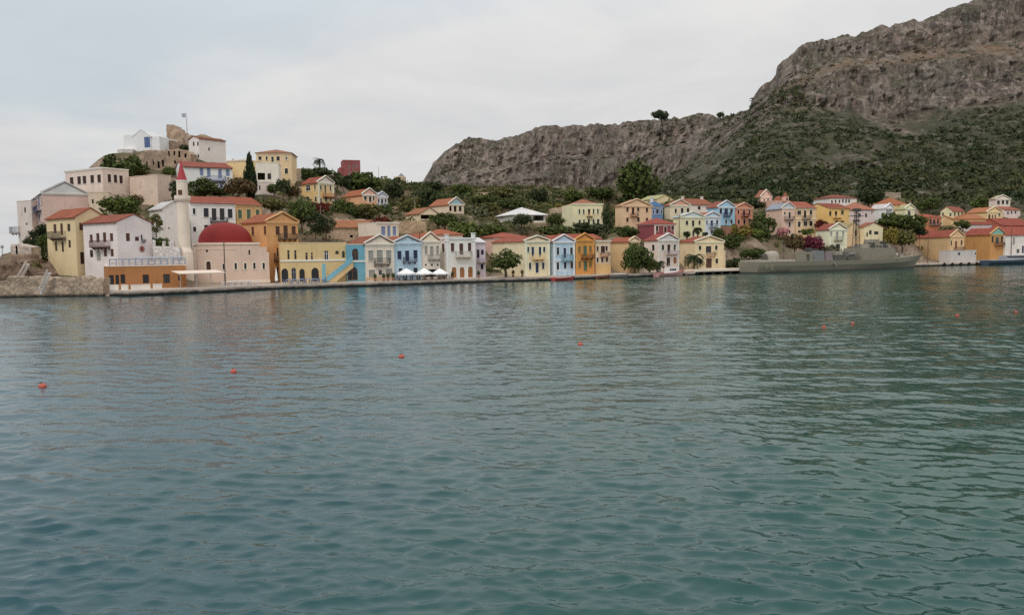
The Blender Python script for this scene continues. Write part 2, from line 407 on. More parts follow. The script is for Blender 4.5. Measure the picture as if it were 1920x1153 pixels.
def build_mountain():
    xs = np.arange(700, 2601, 2.6)
    ty, td, by, bd, fy, fd = (T(t, xs) for t in (TOPY, TOPD, BASY, BASD, FOOY, FOOD))
    by = np.maximum(by, ty + 3)
    blend = np.clip((xs - 1440) / 50, 0, 1)
    uy = np.where(xs > 1415, T(UPY, xs), 0) * blend + (ty + .45 * (by - ty)) * (1 - blend)
    ly = np.where(xs > 1415, T(LOY, xs), 0) * blend + (ty + .52 * (by - ty)) * (1 - blend)
    ud = bd + (td - bd) * .72; ld = bd + (td - bd) * .30
    keys = [(fy + 60, fd - 30, 6), (fy, fd, 10), ((fy * .6 + by * .4), (fd * .55 + bd * .45), 70), (by, bd, 60), (ly, ld, 70), (uy, ud, 18), (ty, td, 60)]
    rows = []; seg = []
    def wpt(y, d):
        dx = (xs - CX) / FPX; dy = -(y - CY) / FPX
        v = np.stack([dx, dy, -np.ones_like(dx)], -1) @ np.array(CAMR).T
        v = v / v[:, 1:2]
        return np.array(CAMP)[None] + v * d[:, None]
    for q, (k0, k1) in enumerate(zip(keys, keys[1:])):
        a, b = wpt(k0[0], k0[1]), wpt(k1[0], k1[1])
        for i in range(k1[2]):
            t = i / k1[2]
            rows.append(a * (1 - t) + b * t); seg.append(q + t)
    top = wpt(ty, td); rows.append(top); seg.append(6.)
    for j, (dd, dz) in enumerate(((15, -1), (40, -3), (90, -8), (200, -30), (420, -160), (560, -400))):
        p = top.copy(); p[:, :2] *= ((td + dd) / td)[:, None]; p[:, 2] = np.maximum(p[:, 2] + dz, -5); rows.append(p); seg.append(6.5)
    V = np.array(rows); S = np.array(seg)[:, None] * np.ones(len(xs))[None]
    X, Y, Z = V[..., 0], V[..., 1], V[..., 2]
    rock = np.clip((S - 2.85) / .3, 0, 1)
    led = np.exp(-((S - 4.55) / .42) ** 2) * blend[None]
    jig = fbm(X * .012, Y * .012, Z * .02, 4, 3)
    rock = np.clip(rock + (S > 1.6) * (S < 3.3) * np.clip(fbm(X * .03, Y * .03, Z * .05, 4, 9) * 1.2 - .15, 0, .8), 0, 1)
    rib = 1 - np.abs(fbm(X * .045 + .3 * jig, Y * .012, Z * .006, 4, 21))
    colm = fbm(X * .19 + .4 * jig, Y * .08, Z * .022, 3, 25)
    crag = fbm(X * .05, Y * .04, Z * .035, 5, 31, .55)
    crk = 1 - 2 * np.abs(fbm(X * .11, Y * .07, Z * .03, 3, 51)) + .55 * fbm(X * .30, Y * .2, Z * .16, 3, 55)
    amp = rock * np.clip((6.12 - S) * 2.0, .10, 1)
    Y2 = Y - amp * ((rib - .7) * 9 + crag * 4.5 + crk * 3.2 + colm * 4.2 + fbm(X * .42, Y * .3, Z * .12, 2, 27) * 1.6) * (1 - .55 * led)
    X2 = X + amp * crag * 2.5
    Z2 = Z + (1 - rock) * (fbm(X * .03, Y * .03, 0 * X, 4, 61) * 3.0 + fbm(X * .14, Y * .14, 0 * X, 3, 66) * 1.0) + rock * fbm(X * .06, Y * .05, Z * .08, 4, 71) * 1.2 + (S > 5.8) * fbm(X * .09, 0 * X, 0 * X + 3, 4, 75) * 1.5 + (S > 5.8) * fbm(X * .3, 0 * X, 0 * X + 9, 2, 78) * 1.1
    me = np_mesh('mountain', np.stack([X2, Y2, Z2], -1), grid_faces(*X.shape), False)
    for nm, val in (('rock', rock), ('ledge', led)):
        at = me.attributes.new(nm, 'FLOAT', 'POINT'); at.data.foreach_set('value', val.astype(np.float32).ravel())
    m = NT('mountain_rock')
    ar = m.n('ShaderNodeAttribute'); ar.attribute_name = 'rock'
    al = m.n('ShaderNodeAttribute'); al.attribute_name = 'ledge'
    base = m.mix(m.ramp(m.noise(.012, 6, .65, sc=(1, 1, .5)), [(.33, 0.), (.66, 1.)]), alb((106, 96, 88)), alb((138, 125, 111)))
    base = m.mix(m.ramp(m.noise(.035, 6, .7, sc=(1, 1, .35), loc=(40, 0, 0)), [(.54, 0.), (.70, .5)]), base, alb((146, 116, 100)))
    base = m.mix(m.ramp(m.noise(.06, 6, .72, sc=(1.3, 1, .3), loc=(0, 30, 9)), [(.50, 0.), (.64, .85)]), base, alb((66, 60, 56)))
    base = m.mix(m.ramp(m.noise(.11, 5, .7, sc=(1.2, 1, .45), loc=(9, 3, 0)), [(.57, 0.), (.68, .6)]), base, alb((172, 162, 150)))
    base = m.mix(m.ramp(m.noise(.02, 5, .7, loc=(60, 2, 7)), [(.52, 0.), (.66, .5)]), base, alb((112, 116, 104)))
    base = m.mix(m.ramp(m.noise(.16, 4, .7, sc=(1.5, 1, .14), loc=(3, 9, 1)), [(.47, 0.), (.57, .75)]), base, alb((70, 63, 59)))
    base = m.mix(m.ramp(m.noise(.21, 4, .7, sc=(1.5, 1, .2), loc=(13, 4, 1)), [(.55, 0.), (.64, .6)]), base, alb((166, 154, 142)))
    vz = m.n('ShaderNodeSeparateXYZ'); m.l(m.g.outputs['Normal'], vz.inputs[0])
    turf = m.mix(m.ramp(m.noise(.03, 6, .7), [(.35, 0.), (.68, 1.)]), alb((54, 58, 38)), alb((78, 76, 52)))
    turf = m.mix(m.ramp(m.noise(.16, 5, .7), [(.50, 0.), (.62, .8)]), turf, alb((46, 54, 34)))
    turf = m.mix(m.ramp(m.noise(.14, 5, .75, loc=(0, 0, 20)), [(.57, 0.), (.62, .5)]), turf, alb((134, 128, 112)))
    ledc = m.mix(m.ramp(m.noise(.05, 4, .6), [(.4, 0.), (.6, 1.)]), alb((104, 90, 62)), alb((128, 94, 68)))
    rk = m.mix(m.math('MULTIPLY', m.ramp(m.noise(.05, 5, .65, loc=(5, 5, 5)), [(.42, 0.), (.58, 1.)]), m.ramp(vz.outputs[2], [(.35, 0.), (.75, .9)])), base, turf)
    c = m.mix(ar.outputs['Fac'], turf, rk)
    c = m.mix(m.math('MULTIPLY', al.outputs['Fac'], m.ramp(m.noise(.035, 5, .65, loc=(2, 8, 3)), [(.38, .0), (.6, .85)])), c, ledc)
    m.col(c); m.rough(.95)
    m.bump(m.noise(.35, 6, .7, sc=(1, 1, .6)), .9, 2.2)
    o = link('mountain', me, m.m); tag(o, kind='structure')
    return np.stack([X2, Y2, Z2], -1), S, rock, xs
MT = build_mountain()
# ================================================================ houses
CTRL = []        # ground control points (x, y, z)
FOOT = []        # footprints for keeping undergrowth out (corner, ux, uy, W, D)
def wall_grid(mb, O, U, Nin, W, z0, H, ops, rev=.16):
    """a wall with real openings: O base point at left, U unit along, Nin unit inwards, openings (u0,u1,v0,v1,arch)."""
    us = sorted({0.0, W, *[round(v, 4) for o in ops for v in o[:2]]})
    vs_ = sorted({z0, H, *[round(v, 4) for o in ops for v in o[2:4]]})
    pt = lambda u, v, d=0.0: O + U * u + Nin * d + Vector((0, 0, v))
    for i in range(len(us) - 1):
        for j in range(len(vs_) - 1):
            uc, vc = (us[i] + us[i + 1]) / 2, (vs_[j] + vs_[j + 1]) / 2
            if any(o[0] < uc < o[1] and o[2] < vc < o[3] for o in ops): continue
            mb.quad(pt(us[i], vs_[j]), pt(us[i + 1], vs_[j]), pt(us[i + 1], vs_[j + 1]), pt(us[i], vs_[j + 1]))
    for u0, u1, v0, v1, ar in ops:
        mb.quad(pt(u0, v0), pt(u0, v0, rev), pt(u0, v1, rev), pt(u0, v1))
        mb.quad(pt(u1, v0, rev), pt(u1, v0), pt(u1, v1), pt(u1, v1, rev))
        mb.quad(pt(u0, v1), pt(u0, v1, rev), pt(u1, v1, rev), pt(u1, v1))
        mb.quad(pt(u0, v0, rev), pt(u0, v0), pt(u1, v0), pt(u1, v0, rev))
        if ar:
            r = (u1 - u0) / 2; uc = (u0 + u1) / 2; k = 8
            hh = min(r * (1.25 if ar == 2 else 1), (v1 - v0) * .8)
            arc = [pt(uc + r * math.cos(math.pi * t / k), v1 - hh + hh * (math.sin(math.pi * t / k)), .0) for t in range(k + 1)]
            for t in range(k):
                cr = pt(u1, v1) if t < k / 2 else pt(u0, v1)
                mb.add([cr, arc[t + 1], arc[t]], [(0, 1, 2)])
def place_opening(par, O, U, Nin, o, ty, colr, frame='W', trim=None, rev=.16):
    u0, u1, v0, v1, ar = o; d = rev - .03
    pt = lambda u, v, dd: O + U * u + Nin * dd + Vector((0, 0, v))
    def bar(mb, a0, a1, b0, b1, e0, e1):
        mb.add([pt(a0, b0, e0), pt(a1, b0, e0), pt(a1, b0, e1), pt(a0, b0, e1), pt(a0, b1, e0), pt(a1, b1, e0), pt(a1, b1, e1), pt(a0, b1, e1)],
               [(3, 2, 1, 0), (4, 5, 6, 7), (0, 1, 5, 4), (1, 2, 6, 5), (2, 3, 7, 6), (3, 0, 4, 7)])
    W, H = u1 - u0, v1 - v0; um = (u0 + u1) / 2
    mb = MB(); t = min(.09, W * .12)
    if ty == 'w':
        bar(mb, u0, u0 + t, v0, v1, d - .06, d); bar(mb, u1 - t, u1, v0, v1, d - .06, d)
        bar(mb, u0 + t, u1 - t, v0, v0 + t, d - .06, d); bar(mb, u0 + t, u1 - t, v1 - t, v1, d - .06, d)
        if W > .7: bar(mb, um - .03, um + .03, v0 + t, v1 - t, d - .05, d)
        bar(mb, u0 + t, u1 - t, v0 + H * .66, v0 + H * .66 + .05, d - .045, d)
        w = mb.build('window', pal(colr), par)
        p = MB(); p.quad(pt(u0 + t, v0 + t, d - .01), pt(u1 - t, v0 + t, d - .01), pt(u1 - t, v1 - t, d - .01), pt(u0 + t, v1 - t, d - .01)); p.build('pane', GLASS, w)
    elif ty == 's':
        for a, b in ((u0, um - .012), (um + .012, u1)):
            bar(mb, a, b, v0, v1, d - .05, d)
            k = max(3, int(H / .3))
            for i in range(k):
                z = v0 + H * (i + .2) / k; bar(mb, a + .05, b - .05, z, z + H / k * .55, d - .075, d - .05)
        w = mb.build('shutter', pal(colr), par)
    elif ty == 'd':
        for a, b in ((u0, um - .01), (um + .01, u1)):
            bar(mb, a, b, v0, v1, d - .05, d)
            for q0, q1 in ((.06, .42), (.5, .92)): bar(mb, a + .07, b - .07, v0 + H * q0, v0 + H * q1, d - .075, d - .05)
        w = mb.build('door', pal(colr), par)
        hd = MB(); z = v0 + min(1.05, H * .45); bar(hd, um + .05, um + .09, z, z + .14, d - .13, d - .05); hd.build('handle', pal('K'), w)
    else: return
    if trim:
        s = MB(); e = .13
        bar(s, u0 - e, u0, v0, v1 + e, -.04, .0); bar(s, u1, u1 + e, v0, v1 + e, -.04, .0); bar(s, u0, u1, v1, v1 + e, -.04, .0)
        bar(s, u0 - e * 1.3, u1 + e * 1.3, v0 - .1, v0, -.09, .0)
        s.build('surround', trim, w)
def roof_gable(mb, W, D, H, rise, ov, fo, axis, t=.16):
    """axis 'y': ridge runs front to back; 'x': ridge runs left to right. closed shell a little above the walls."""
    z = H + .03
    if axis == 'y':
        L, n = W, D; s = rise / (W / 2)
        prof = [(-ov, z - ov * s), (W / 2, z + rise), (W + ov, z - ov * s), (W + ov, z - ov * s + t), (W / 2, z + rise + t), (-ov, z - ov * s + t)]
        a = [Vector((p[0], -fo, p[1])) for p in prof]; b = [Vector((p[0], D + fo, p[1])) for p in prof]
    else:
        s = rise / (D / 2)
        prof = [(-ov, z - ov * s), (D / 2, z + rise), (D + ov, z - ov * s), (D + ov, z - ov * s + t), (D / 2, z + rise + t), (-ov, z - ov * s + t)]
        a = [Vector((W + fo, p[0], p[1])) for p in prof]; b = [Vector((-fo, p[0], p[1])) for p in prof]
    mb.add(a + b, [(0, 1, 4, 5), (1, 2, 3, 4), (6 + 5, 6 + 4, 6 + 1, 6 + 0), (6 + 4, 6 + 3, 6 + 2, 6 + 1),
                   (5, 4, 10, 11), (4, 3, 9, 10), (0, 6, 7, 1), (1, 7, 8, 2), (0, 5, 11, 6), (3, 2, 8, 9)])
def roof_hip(mb, W, D, H, rise, ov, t=.14):
    z = H + .03; x0, x1, y0, y1 = -ov, W + ov, -ov, D + ov
    if W >= D: r0, r1 = (D / 2, D / 2), (W - D / 2, D / 2)
    else: r0, r1 = (W / 2, W / 2), (W / 2, D - W / 2)
    if abs(W - D) < .05: r1 = (r1[0] + .05, r1[1] + .05)
    vs = [(x0, y0, z), (x1, y0, z), (x1, y1, z), (x0, y1, z), (x0, y0, z + t), (x1, y0, z + t), (x1, y1, z + t), (x0, y1, z + t), (*r0, z + rise + t), (*r1, z + rise + t)]
    fs = [(3, 2, 1, 0), (0, 1, 5, 4), (1, 2, 6, 5), (2, 3, 7, 6), (3, 0, 4, 7)]
    fs += [(4, 5, 9, 8), (5, 6, 9), (6, 7, 8, 9), (7, 4, 8)] if W >= D else [(4, 5, 8), (5, 6, 9, 8), (6, 7, 9), (7, 4, 8, 9)]
    mb.add(vs, fs)
WHITE = (226, 221, 212)
def house(label, xl, xr, yb, ye, ya=None, dl=None, dr=None, sb=None, xs=None, D=9, roof='gf', col=(210, 190, 150), rc=(160, 92, 72), win='', sw='', trim=None,
          ped=None, bal=(), chim=(), wing=(), name='house', cat='house', zb=None, dirt=.75, mat=None, group=None, ov=.3, fov=None, parapet=None, cap=None, sl=.3, sdw=None, pil=False, belt=None, front_only_ctrl=False, sbal=()):
    if sb is not None: dl, dr = qd(xl) + sb, qd(xr) + sb
    if dr is None: dr = dl + (xr - xl) / FPX * dl * sl
    A, B = P(xl, yb, dl), P(xr, yb, dr)
    if zb is not None: za = zb
    else: za = (A.z + B.z) / 2
    A.z = B.z = za
    U = (B - A).normalized(); W = (B - A).length; Nb = Vector((-U.y, U.x, 0))
    if xs is not None:
        C0 = A if xs < xl else B; lo, hi = .5, 60
        f = lambda t: proj(C0 + Nb * t)[0] - xs
        s0 = f(lo); ok = s0 * f(hi) < 0
        if ok:
            for _ in range(40):
                m_ = (lo + hi) / 2
                if f(m_) * s0 > 0: lo = m_
                else: hi = m_
            D = (lo + hi) / 2
        if not ok or D > 34: print('SIDE?', label, ok, round(D, 1)); D = min(D, 12)
        D = max(D, 3)
    def hit(x, y, O, Nn):
        r = ray(x, y); t = (O - CAMP).dot(Nn) / r.dot(Nn); return CAMP + r * t
    xm = (xl + xr) / 2
    H = hit(xm, ye, A, Nb).z - za
    rise = 0
    if ya is not None:
        if roof == 'gf': rise = hit(xm, ya, A, Nb).z - za - H
        elif roof == 'gs' and xs is not None:
            sm = (xs + (xl if xs < xl else xr)) / 2; O = A if xs < xl else B
            rise = hit(sm, ya, O, U).z - za - H
        else: rise = P(xm, ya, (A + (B - A) / 2 + Nb * D / 2).y).z - za - H
        rise = max(rise, .5)
    rz = math.atan2(U.y, U.x)
    root = empty(name, A, rz, label, cat, group)
    CTRL.extend([(A + U * (W * a) + Nb * (D * b)).to_tuple() for a in (0, .5, 1) for b in ((0, .25) if front_only_ctrl else (0, .5, 1))])
    FOOT.append((A.copy(), U.copy(), Nb.copy(), W, D))
    # local frame: x along the front, y backwards, z up
    X, Yv, Z0 = Vector((1, 0, 0)), Vector((0, 1, 0)), Vector((0, 0, 0))
    def toloc(p): q = p - A; return Vector((q.dot(U), q.dot(Nb), q.z))
    def parse(s, O, Nn, axis, lim, side):
        res = []
        for it in filter(None, (q.strip() for q in s.split(';'))):
            f = it.split(); x, y, ww, hh = map(float, f[:4]); ty = f[4] if len(f) > 4 else 'w'; cc = f[5] if len(f) > 5 else 'W'
            a, b = toloc(hit(x - ww / 2, y, O, Nn)), toloc(hit(x + ww / 2, y, O, Nn))
            v0, v1 = toloc(hit(x, y + hh / 2, O, Nn)).z, toloc(hit(x, y - hh / 2, O, Nn)).z
            u0, u1 = (a.x, b.x) if axis == 0 else (a.y, b.y)
            if side == 'L': u0, u1 = sorted((D - u0, D - u1))
            u0, u1 = sorted((u0, u1)); u0, u1 = max(u0, .12), min(u1, lim - .12); v0, v1 = max(v0, .06), min(v1, H - .06)
            if u1 - u0 < .2 or v1 - v0 < .2: print('drop', label, it); continue
            bad = any(u0 < r[0][1] + .05 and u1 > r[0][0] - .05 and v0 < r[0][3] + .05 and v1 > r[0][2] - .05 for r in res)
            if bad: print('overlap', label, it); continue
            ar = 2 if ty in 'P' else (1 if ty.isupper() else 0)
            res.append(((u0, u1, v0, v1, ar), {'p': 'w'}.get(ty.lower(), ty.lower()), cc))
        return res
    fw = parse(win, A, Nb, 0, W, 'F')
    tm = stucco(trim, .2) if trim else None
    wm_ = mat or stucco(col, dirt)
    mb = MB(); zf = -7.0
    wall_grid(mb, Z0, X, Yv, W, zf, H, [r[0] for r in fw])
    sidew = parse(sw, A if (xs or 1e9) < xl else B, U, 1, D, 'L' if (xs or 1e9) < xl else 'R') if sw else []
    left_side = xs is not None and xs < xl
    wall_grid(mb, Vector((0, D, 0)), -Yv, X, D, zf, H, [r[0] for r in sidew] if left_side else [])
    wall_grid(mb, Vector((W, 0, 0)), Yv, -X, D, zf, H, [r[0] for r in sidew] if not left_side else [])
    wall_grid(mb, Vector((W, D, 0)), -X, -Yv, W, zf, H, [])
    if roof == 'gf':
        mb.add([(0, 0, H), (W, 0, H), (W / 2, 0, H + rise)], [(0, 1, 2)]); mb.add([(W, D, H), (0, D, H), (W / 2, D, H + rise)], [(0, 1, 2)])
    elif roof == 'gs':
        mb.add([(W, 0, H), (W, D, H), (W, D / 2, H + rise)], [(0, 1, 2)]); mb.add([(0, D, H), (0, 0, H), (0, D / 2, H + rise)], [(0, 1, 2)])
    for a, b, yt in wing:
        u0, u1 = toloc(hit(a, yb, A, Nb)).x, toloc(hit(b, yb, A, Nb)).x
        mb.box(u0, u1, .35, D - .35, zf, hit((a + b) / 2, yt, A, Nb).z - za)
    mb.build('wall', wm_, root)
    rm = roofmat(rc)
    if roof in ('gf', 'gs', 'hip'):
        rb = MB()
        if roof == 'gf': roof_gable(rb, W, D, H, rise, ov, ov * .5 if fov is None else fov, 'y')
        elif roof == 'gs': roof_gable(rb, W, D, H, rise, ov, ov * .5 if fov is None else fov, 'x')
        else: roof_hip(rb, W, D, H, rise, ov if fov is None else fov)
        ro = rb.build('roof', rm, root)
    else:
        rb = MB(); rb.box(.02, W - .02, .02, D - .02, H - .5, H - .35); ro = rb.build('roof', roofmat(rc) if rc != (160, 92, 72) else plain('roof_screed', (186, 178, 166), .9), root)
        cp = MB(); c = cap or trim or tuple(min(v * 1.05, 235) for v in col); t = .22
        for x0, x1, y0, y1 in ((-.06, W + .06, -.06, t), (-.06, W + .06, D - t, D + .06), (-.06, t, t, D - t), (W - t, W + .06, t, D - t)): cp.box(x0, x1, y0, y1, H, H + .12)
        cp.build('coping', stucco(c, .3), root)
    for fx, fy, hh in chim:
        cb = MB(); zt = H + (rise * (1 - abs(fx - .5) * 2) if roof == 'gf' else rise * (1 - abs(fy - .5) * 2) if roof in ('gs', 'hip') else -.4)
        cb.box(fx * W - .32, fx * W + .32, fy * D - .32, fy * D + .32, zt - .3, zt + hh); cb.box(fx * W - .42, fx * W + .42, fy * D - .42, fy * D + .42, zt + hh, zt + hh + .14)
        cb.build('chimney', stucco(col if not trim else trim, .4), ro)
    # cornice, pediment, pilasters
    if trim or ped:
        cb = MB()
        if trim:
            cb.box(-.16, W + .16, -.2, -.002, H - .12, H + .16); cb.box(-.08, W + .08, -.1, -.002, H - .34, H - .12)
            if roof == 'gf':
                for s in (0, 1):
                    e = Vector((-.25, 0, H + .16)) if s == 0 else Vector((W + .25, 0, H + .16)); a = Vector((W / 2, 0, H + rise + .22))
                    q = [e + Vector((0, -.22, 0)), a + Vector((0, -.22, 0)), a + Vector((0, -.22, .24)), e + Vector((0, -.22, .24))]
                    cb.add(q + [p + Vector((0, .45, 0)) for p in q],
                        [(0, 1, 2, 3), (7, 6, 5, 4), (0, 4, 5, 1), (1, 5, 6, 2), (2, 6, 7, 3), (3, 7, 4, 0)])
            if xs is not None:
                x0, x1 = (-.16, -.002) if left_side else (W + .002, W + .16)
                if roof != 'gs': cb.box(x0, x1, 0, D, H - .14, H + .02)
            cb.build('cornice', tm, root)
            if pil:
                pb = MB()
                for x0 in (-.03, W - .42): pb.box(x0, x0 + .45, -.07, -.001, 0, H - .34)
                pb.build('pilaster', tm, root)
        if ped and roof == 'gf':
            pb = MB(); i = .06
            pb.add([(W * i, -.06, H + .16), (W * (1 - i), -.06, H + .16), (W / 2, -.06, H + rise * (1 - i)), (W * i, -.003, H + .16), (W * (1 - i), -.003, H + .16), (W / 2, -.003, H + rise * (1 - i))],
                   [(0, 1, 2), (3, 5, 4), (0, 3, 4, 1), (1, 4, 5, 2), (2, 5, 3, 0)])
            pb.build('pediment', stucco(ped, .3), root)
    if belt is not None:
        z = toloc(hit(xm, belt, A, Nb)).z; bb = MB(); bb.box(-.05, W + .05, -.12, -.002, z - .14, z + .14); bb.build('string_course', tm or stucco(WHITE, .3), root)
    if sdw:   # plinth band of another colour
        z = toloc(hit(xm, sdw[0], A, Nb)).z; bb = MB(); bb.box(-.04, W + .04, -.05, -.002, -1, z); bb.build('plinth', stucco(sdw[1], .6), root)
    for r in fw: place_opening(root, Z0, X, Yv, *r, trim=tm)
    for r in sidew:
        if left_side: place_opening(root, Vector((0, D, 0)), -Yv, X, *r, trim=tm)
        else: place_opening(root, Vector((W, 0, 0)), Yv, -X, *r, trim=tm)
    for bl in bal:   # (x0, x1, y_floor, y_rail_top, colour key[, slab rgb])
        x0, x1, yf, yt, kc = bl[:5]; slab = bl[5] if len(bl) > 5 else (170, 160, 148)
        u0, u1 = toloc(hit(x0, yf, A, Nb)).x, toloc(hit(x1, yf, A, Nb)).x; z = toloc(hit(xm, yf, A, Nb)).z; hz = max(toloc(hit(xm, yt, A, Nb)).z - z, .7)
        sbm = MB(); dp = .95; sbm.box(u0, u1, -dp, -.003, z - .14, z)
        for k in range(max(2, int((u1 - u0) / 1.1) + 1)):
            n_ = max(2, int((u1 - u0) / 1.1) + 1); uu = u0 + .15 + (u1 - u0 - .3) * k / (n_ - 1)
            sbm.add([(uu - .06, -.003, z - .14), (uu + .06, -.003, z - .14), (uu + .06, -dp * .8, z - .14), (uu - .06, -dp * .8, z - .14), (uu - .06, -.003, z - .6), (uu + .06, -.003, z - .6)], [(0, 3, 4), (1, 5, 2), (3, 2, 5, 4), (0, 4, 5, 1)])
        b_ = sbm.build('balcony', stucco(slab, .6), root)
        rb = MB(); w_ = .05
        rb.box(u0, u1, -dp, -dp + w_, z + hz - .06, z + hz); rb.box(u0, u1, -dp, -dp + w_, z + .1, z + .14)
        for xx in (u0, u1 - w_): rb.box(xx, xx + w_, -dp + w_, -.003, z + hz - .06, z + hz); rb.box(xx, xx + w_, -dp + w_, -.003, z + .1, z + .14)
        n_ = max(3, int((u1 - u0) / .16))
        for k in range(n_ + 1):
            uu = u0 + (u1 - u0 - .03) * k / n_; rb.box(uu, uu + .03, -dp + .01, -dp + .04, z, z + hz - .06)
        for xx in (u0 + .01, u1 - .04):
            for k in range(1, 6): yy = -dp * k / 6; rb.box(xx, xx + .03, yy - .015, yy + .015, z, z + hz - .06)
        rb.build('railing', pal(kc), b_)
    for x0, x1, yf, yt, kc in sbal:   # balcony on the visible left side
        y0, y1 = sorted((toloc(hit(x0, yf, A, U)).y, toloc(hit(x1, yf, A, U)).y)); z = toloc(hit((x0 + x1) / 2, yf, A, U)).z; hz = .95; dp = .9
        s_ = MB(); s_.box(-dp, -.003, y0, y1, z - .14, z); b_ = s_.build('balcony', stucco((120, 124, 150), .4), root); r_ = MB()
        r_.box(-dp, -dp + .05, y0, y1, z + hz - .06, z + hz)
        for yy in (y0, y1 - .05): r_.box(-dp + .05, -.003, yy, yy + .05, z + hz - .06, z + hz)
        for k in range(int((y1 - y0) / .12) + 1): r_.box(-dp + .01, -dp + .05, y0 + k * .12, y0 + k * .12 + .05, z, z + hz - .06)
        r_.build('railing', pal(kc), b_)
    return root, dict(A=A, U=U, N=Nb, W=W, D=D, H=H, rise=rise)
h = house
# ---- left headland
h('narrow tall bare beige house at the seaward edge of the headland', 36, 63, 466, 377, dl=179, dr=177, D=8, roof='flat', col=(208, 196, 184), win='47 394 3 10 w B;50 420 3 4 w K', bal=[(25, 38, 436, 425, 'K')], dirt=.9)
h('large pink house with grey-blue pediment and blue balcony, above the cliff', 81, 168, 425, 364, ya=343, dl=170, dr=175, xs=60, D=8, col=(206, 178, 164), rc=(170, 172, 172), sbal=[(65, 78, 397, 388, 'N')], ped=(192, 196, 194), trim=(196, 196, 190),
  sw='68 381 3.2 18 d U;73 380 3.2 18 d U;78 377 2 13 w U;69 408 2.5 14 w U;74 408 2.5 14 w U', win='125 353 4 3 o', name='mansion')
h('low unplastered cream stone house squeezed beside the large pink house', 168, 205, 405, 361, dl=172, dr=173, D=6, roof='flat', col=(206, 190, 160), win='174 378 3.5 8 w D', dirt=1.)
h('big flat-roofed cream house with eight dark shuttered windows on the hillside', 124, 194, 366, 318, dl=190, dr=183, xs=243, roof='flat', col=(214, 196, 178), rc=(150, 110, 90),
  win='134.5 340 7 15 s D;148.5 338.5 7 15 s D;158.5 337.5 7 15 s D;173 336 7 15 s D;186 335 7 15 s D', sw='205 334.5 6.5 15 s D;216.5 335.5 6.5 15 s D;227 337 6.5 15 s D', trim=(222, 214, 200), dirt=.6)
h('roofless weathered pinkish masonry shell without windows, right of the flat-roofed cream house', 245, 297, 386, 330, dl=188, dr=183, xs=323, roof='flat', col=(206, 186, 164), dirt=1.6, name='ruined_house', cat='ruin')
h('small white barrel-topped church with tall blue door on the summit', 249, 283, 281, 257, ya=244, dl=214, dr=213, D=9, roof='gf', col=(232, 230, 224), rc=(228, 226, 220), win='276 267 11 20 d U', wing=[(231, 249.5, 253), (282.5, 298, 256)], name='church', cat='church', dirt=.2, fov=.05)
h('white house with red roof and small balcony standing against the castle ruin', 374, 424, 300, 263, ya=256, dl=208, dr=214, xs=355, roof='gs', col=(222, 214, 206), win='392 280 3 6 w K', sw='363 270 3 8 w D;371 270 3 8 w D;364 293 3 7 w D;372 293 3 7 w D', dirt=.5)
h('white house with red roof, blue shutters and long blue balcony under the castle', 346, 437, 353, 315, ya=301, dl=187, dr=192, xs=327, roof='gs', col=(226, 220, 214), rc=(168, 84, 74),
  win='378 322.5 7 14 s b;391.5 324 6.5 17 d b;412.5 326 6.5 17 d b;427 324 7 13 s b;394 346 6 12 d b;415 347 6 12 d b', bal=[(388, 422, 338.5, 330, 'U', (110, 124, 170))], dirt=.3)
h('plain pale yellow house with brown eaves left of the cypress', 425, 464, 338, 301, dl=201, dr=199, D=8, roof='flat', col=(222, 196, 130), rc=(150, 100, 84), trim=(222, 210, 190), dirt=.5)
h('tall yellow house with dark windows crowning the ridge right of the cypress', 482, 548, 340, 288, ya=282, dl=213, dr=214, roof='hip', D=9, col=(216, 192, 142), rc=(178, 116, 96),
  win='487.5 297 6 7 w D;500 297 3.5 7 w D;511 299 4.5 10 d K;521.5 297.5 6 8 w D;537 297 4 6 w W;524 321 4 10 w D;537 321 6 10 w D', trim=(232, 214, 180))
h('white block house with yellow corner and dark porch directly right of the cypress', 480, 523, 346, 306, dl=197, dr=198, D=7, roof='flat', col=(226, 214, 196), win='490 331 14 13 o;505 331 7 11 w K', rc=(176, 96, 80))
h('low pale pink garden house with bare walls at the foot of the cypress', 479, 512, 366, 342, dl=188, dr=189, D=5, roof='flat', col=(222, 204, 192), win='487 352 2.5 9 w K')
h('tiny roofless stone hut beside the tall yellow ridge house', 548, 565, 334, 317, dl=222, D=5, roof='flat', mat=stonemat((206, 190, 164)), name='ruined_house', cat='ruin')
h('dark red roofless house ruin with stepped outline on the skyline', 644, 676, 331, 301, dl=292, D=8, roof='flat', col=(150, 78, 76), win='654 313 2.5 9 w W;661 313 2 8 w W;668 311 2.5 9 w W;655 324 2.5 6 w W;668 324 2.5 6 w W', wing=[(637, 645, 314)], name='ruined_house', cat='ruin', dirt=1.2)
h('bright yellow two-storey house with white pediment, red roof and brown wooden balcony', 597, 627, 389, 344, ya=332, dl=206, dr=210, xs=567, col=(222, 186, 110), rc=(172, 84, 72), trim=(236, 222, 196), ped=(214, 208, 196), pil=True,
  win='601.5 352 3 9 w D;610 355 4 15 d E;619.5 353 3 10 w D;602 375 3 7 w D;611 374 4 8 w D;620 374 3 7 w D', sw='577.5 353 8.5 11 w W;590.5 351 3 10 w E;578 373 5 8 w E;592 374 4 10 w E', bal=[(605, 626, 369, 363, 'O', (150, 96, 66))])
h('peach single-storey house with white-edged pediment and orange roof on the slope', 680, 707, 388, 366, ya=355, dl=219, dr=222, xs=644, col=(222, 170, 120), rc=(190, 106, 74), trim=(238, 224, 206), ped=(222, 172, 148), win='685 371.5 5 8 w D;694 373.5 4.5 11 d D;700.5 372 3 8 w D')
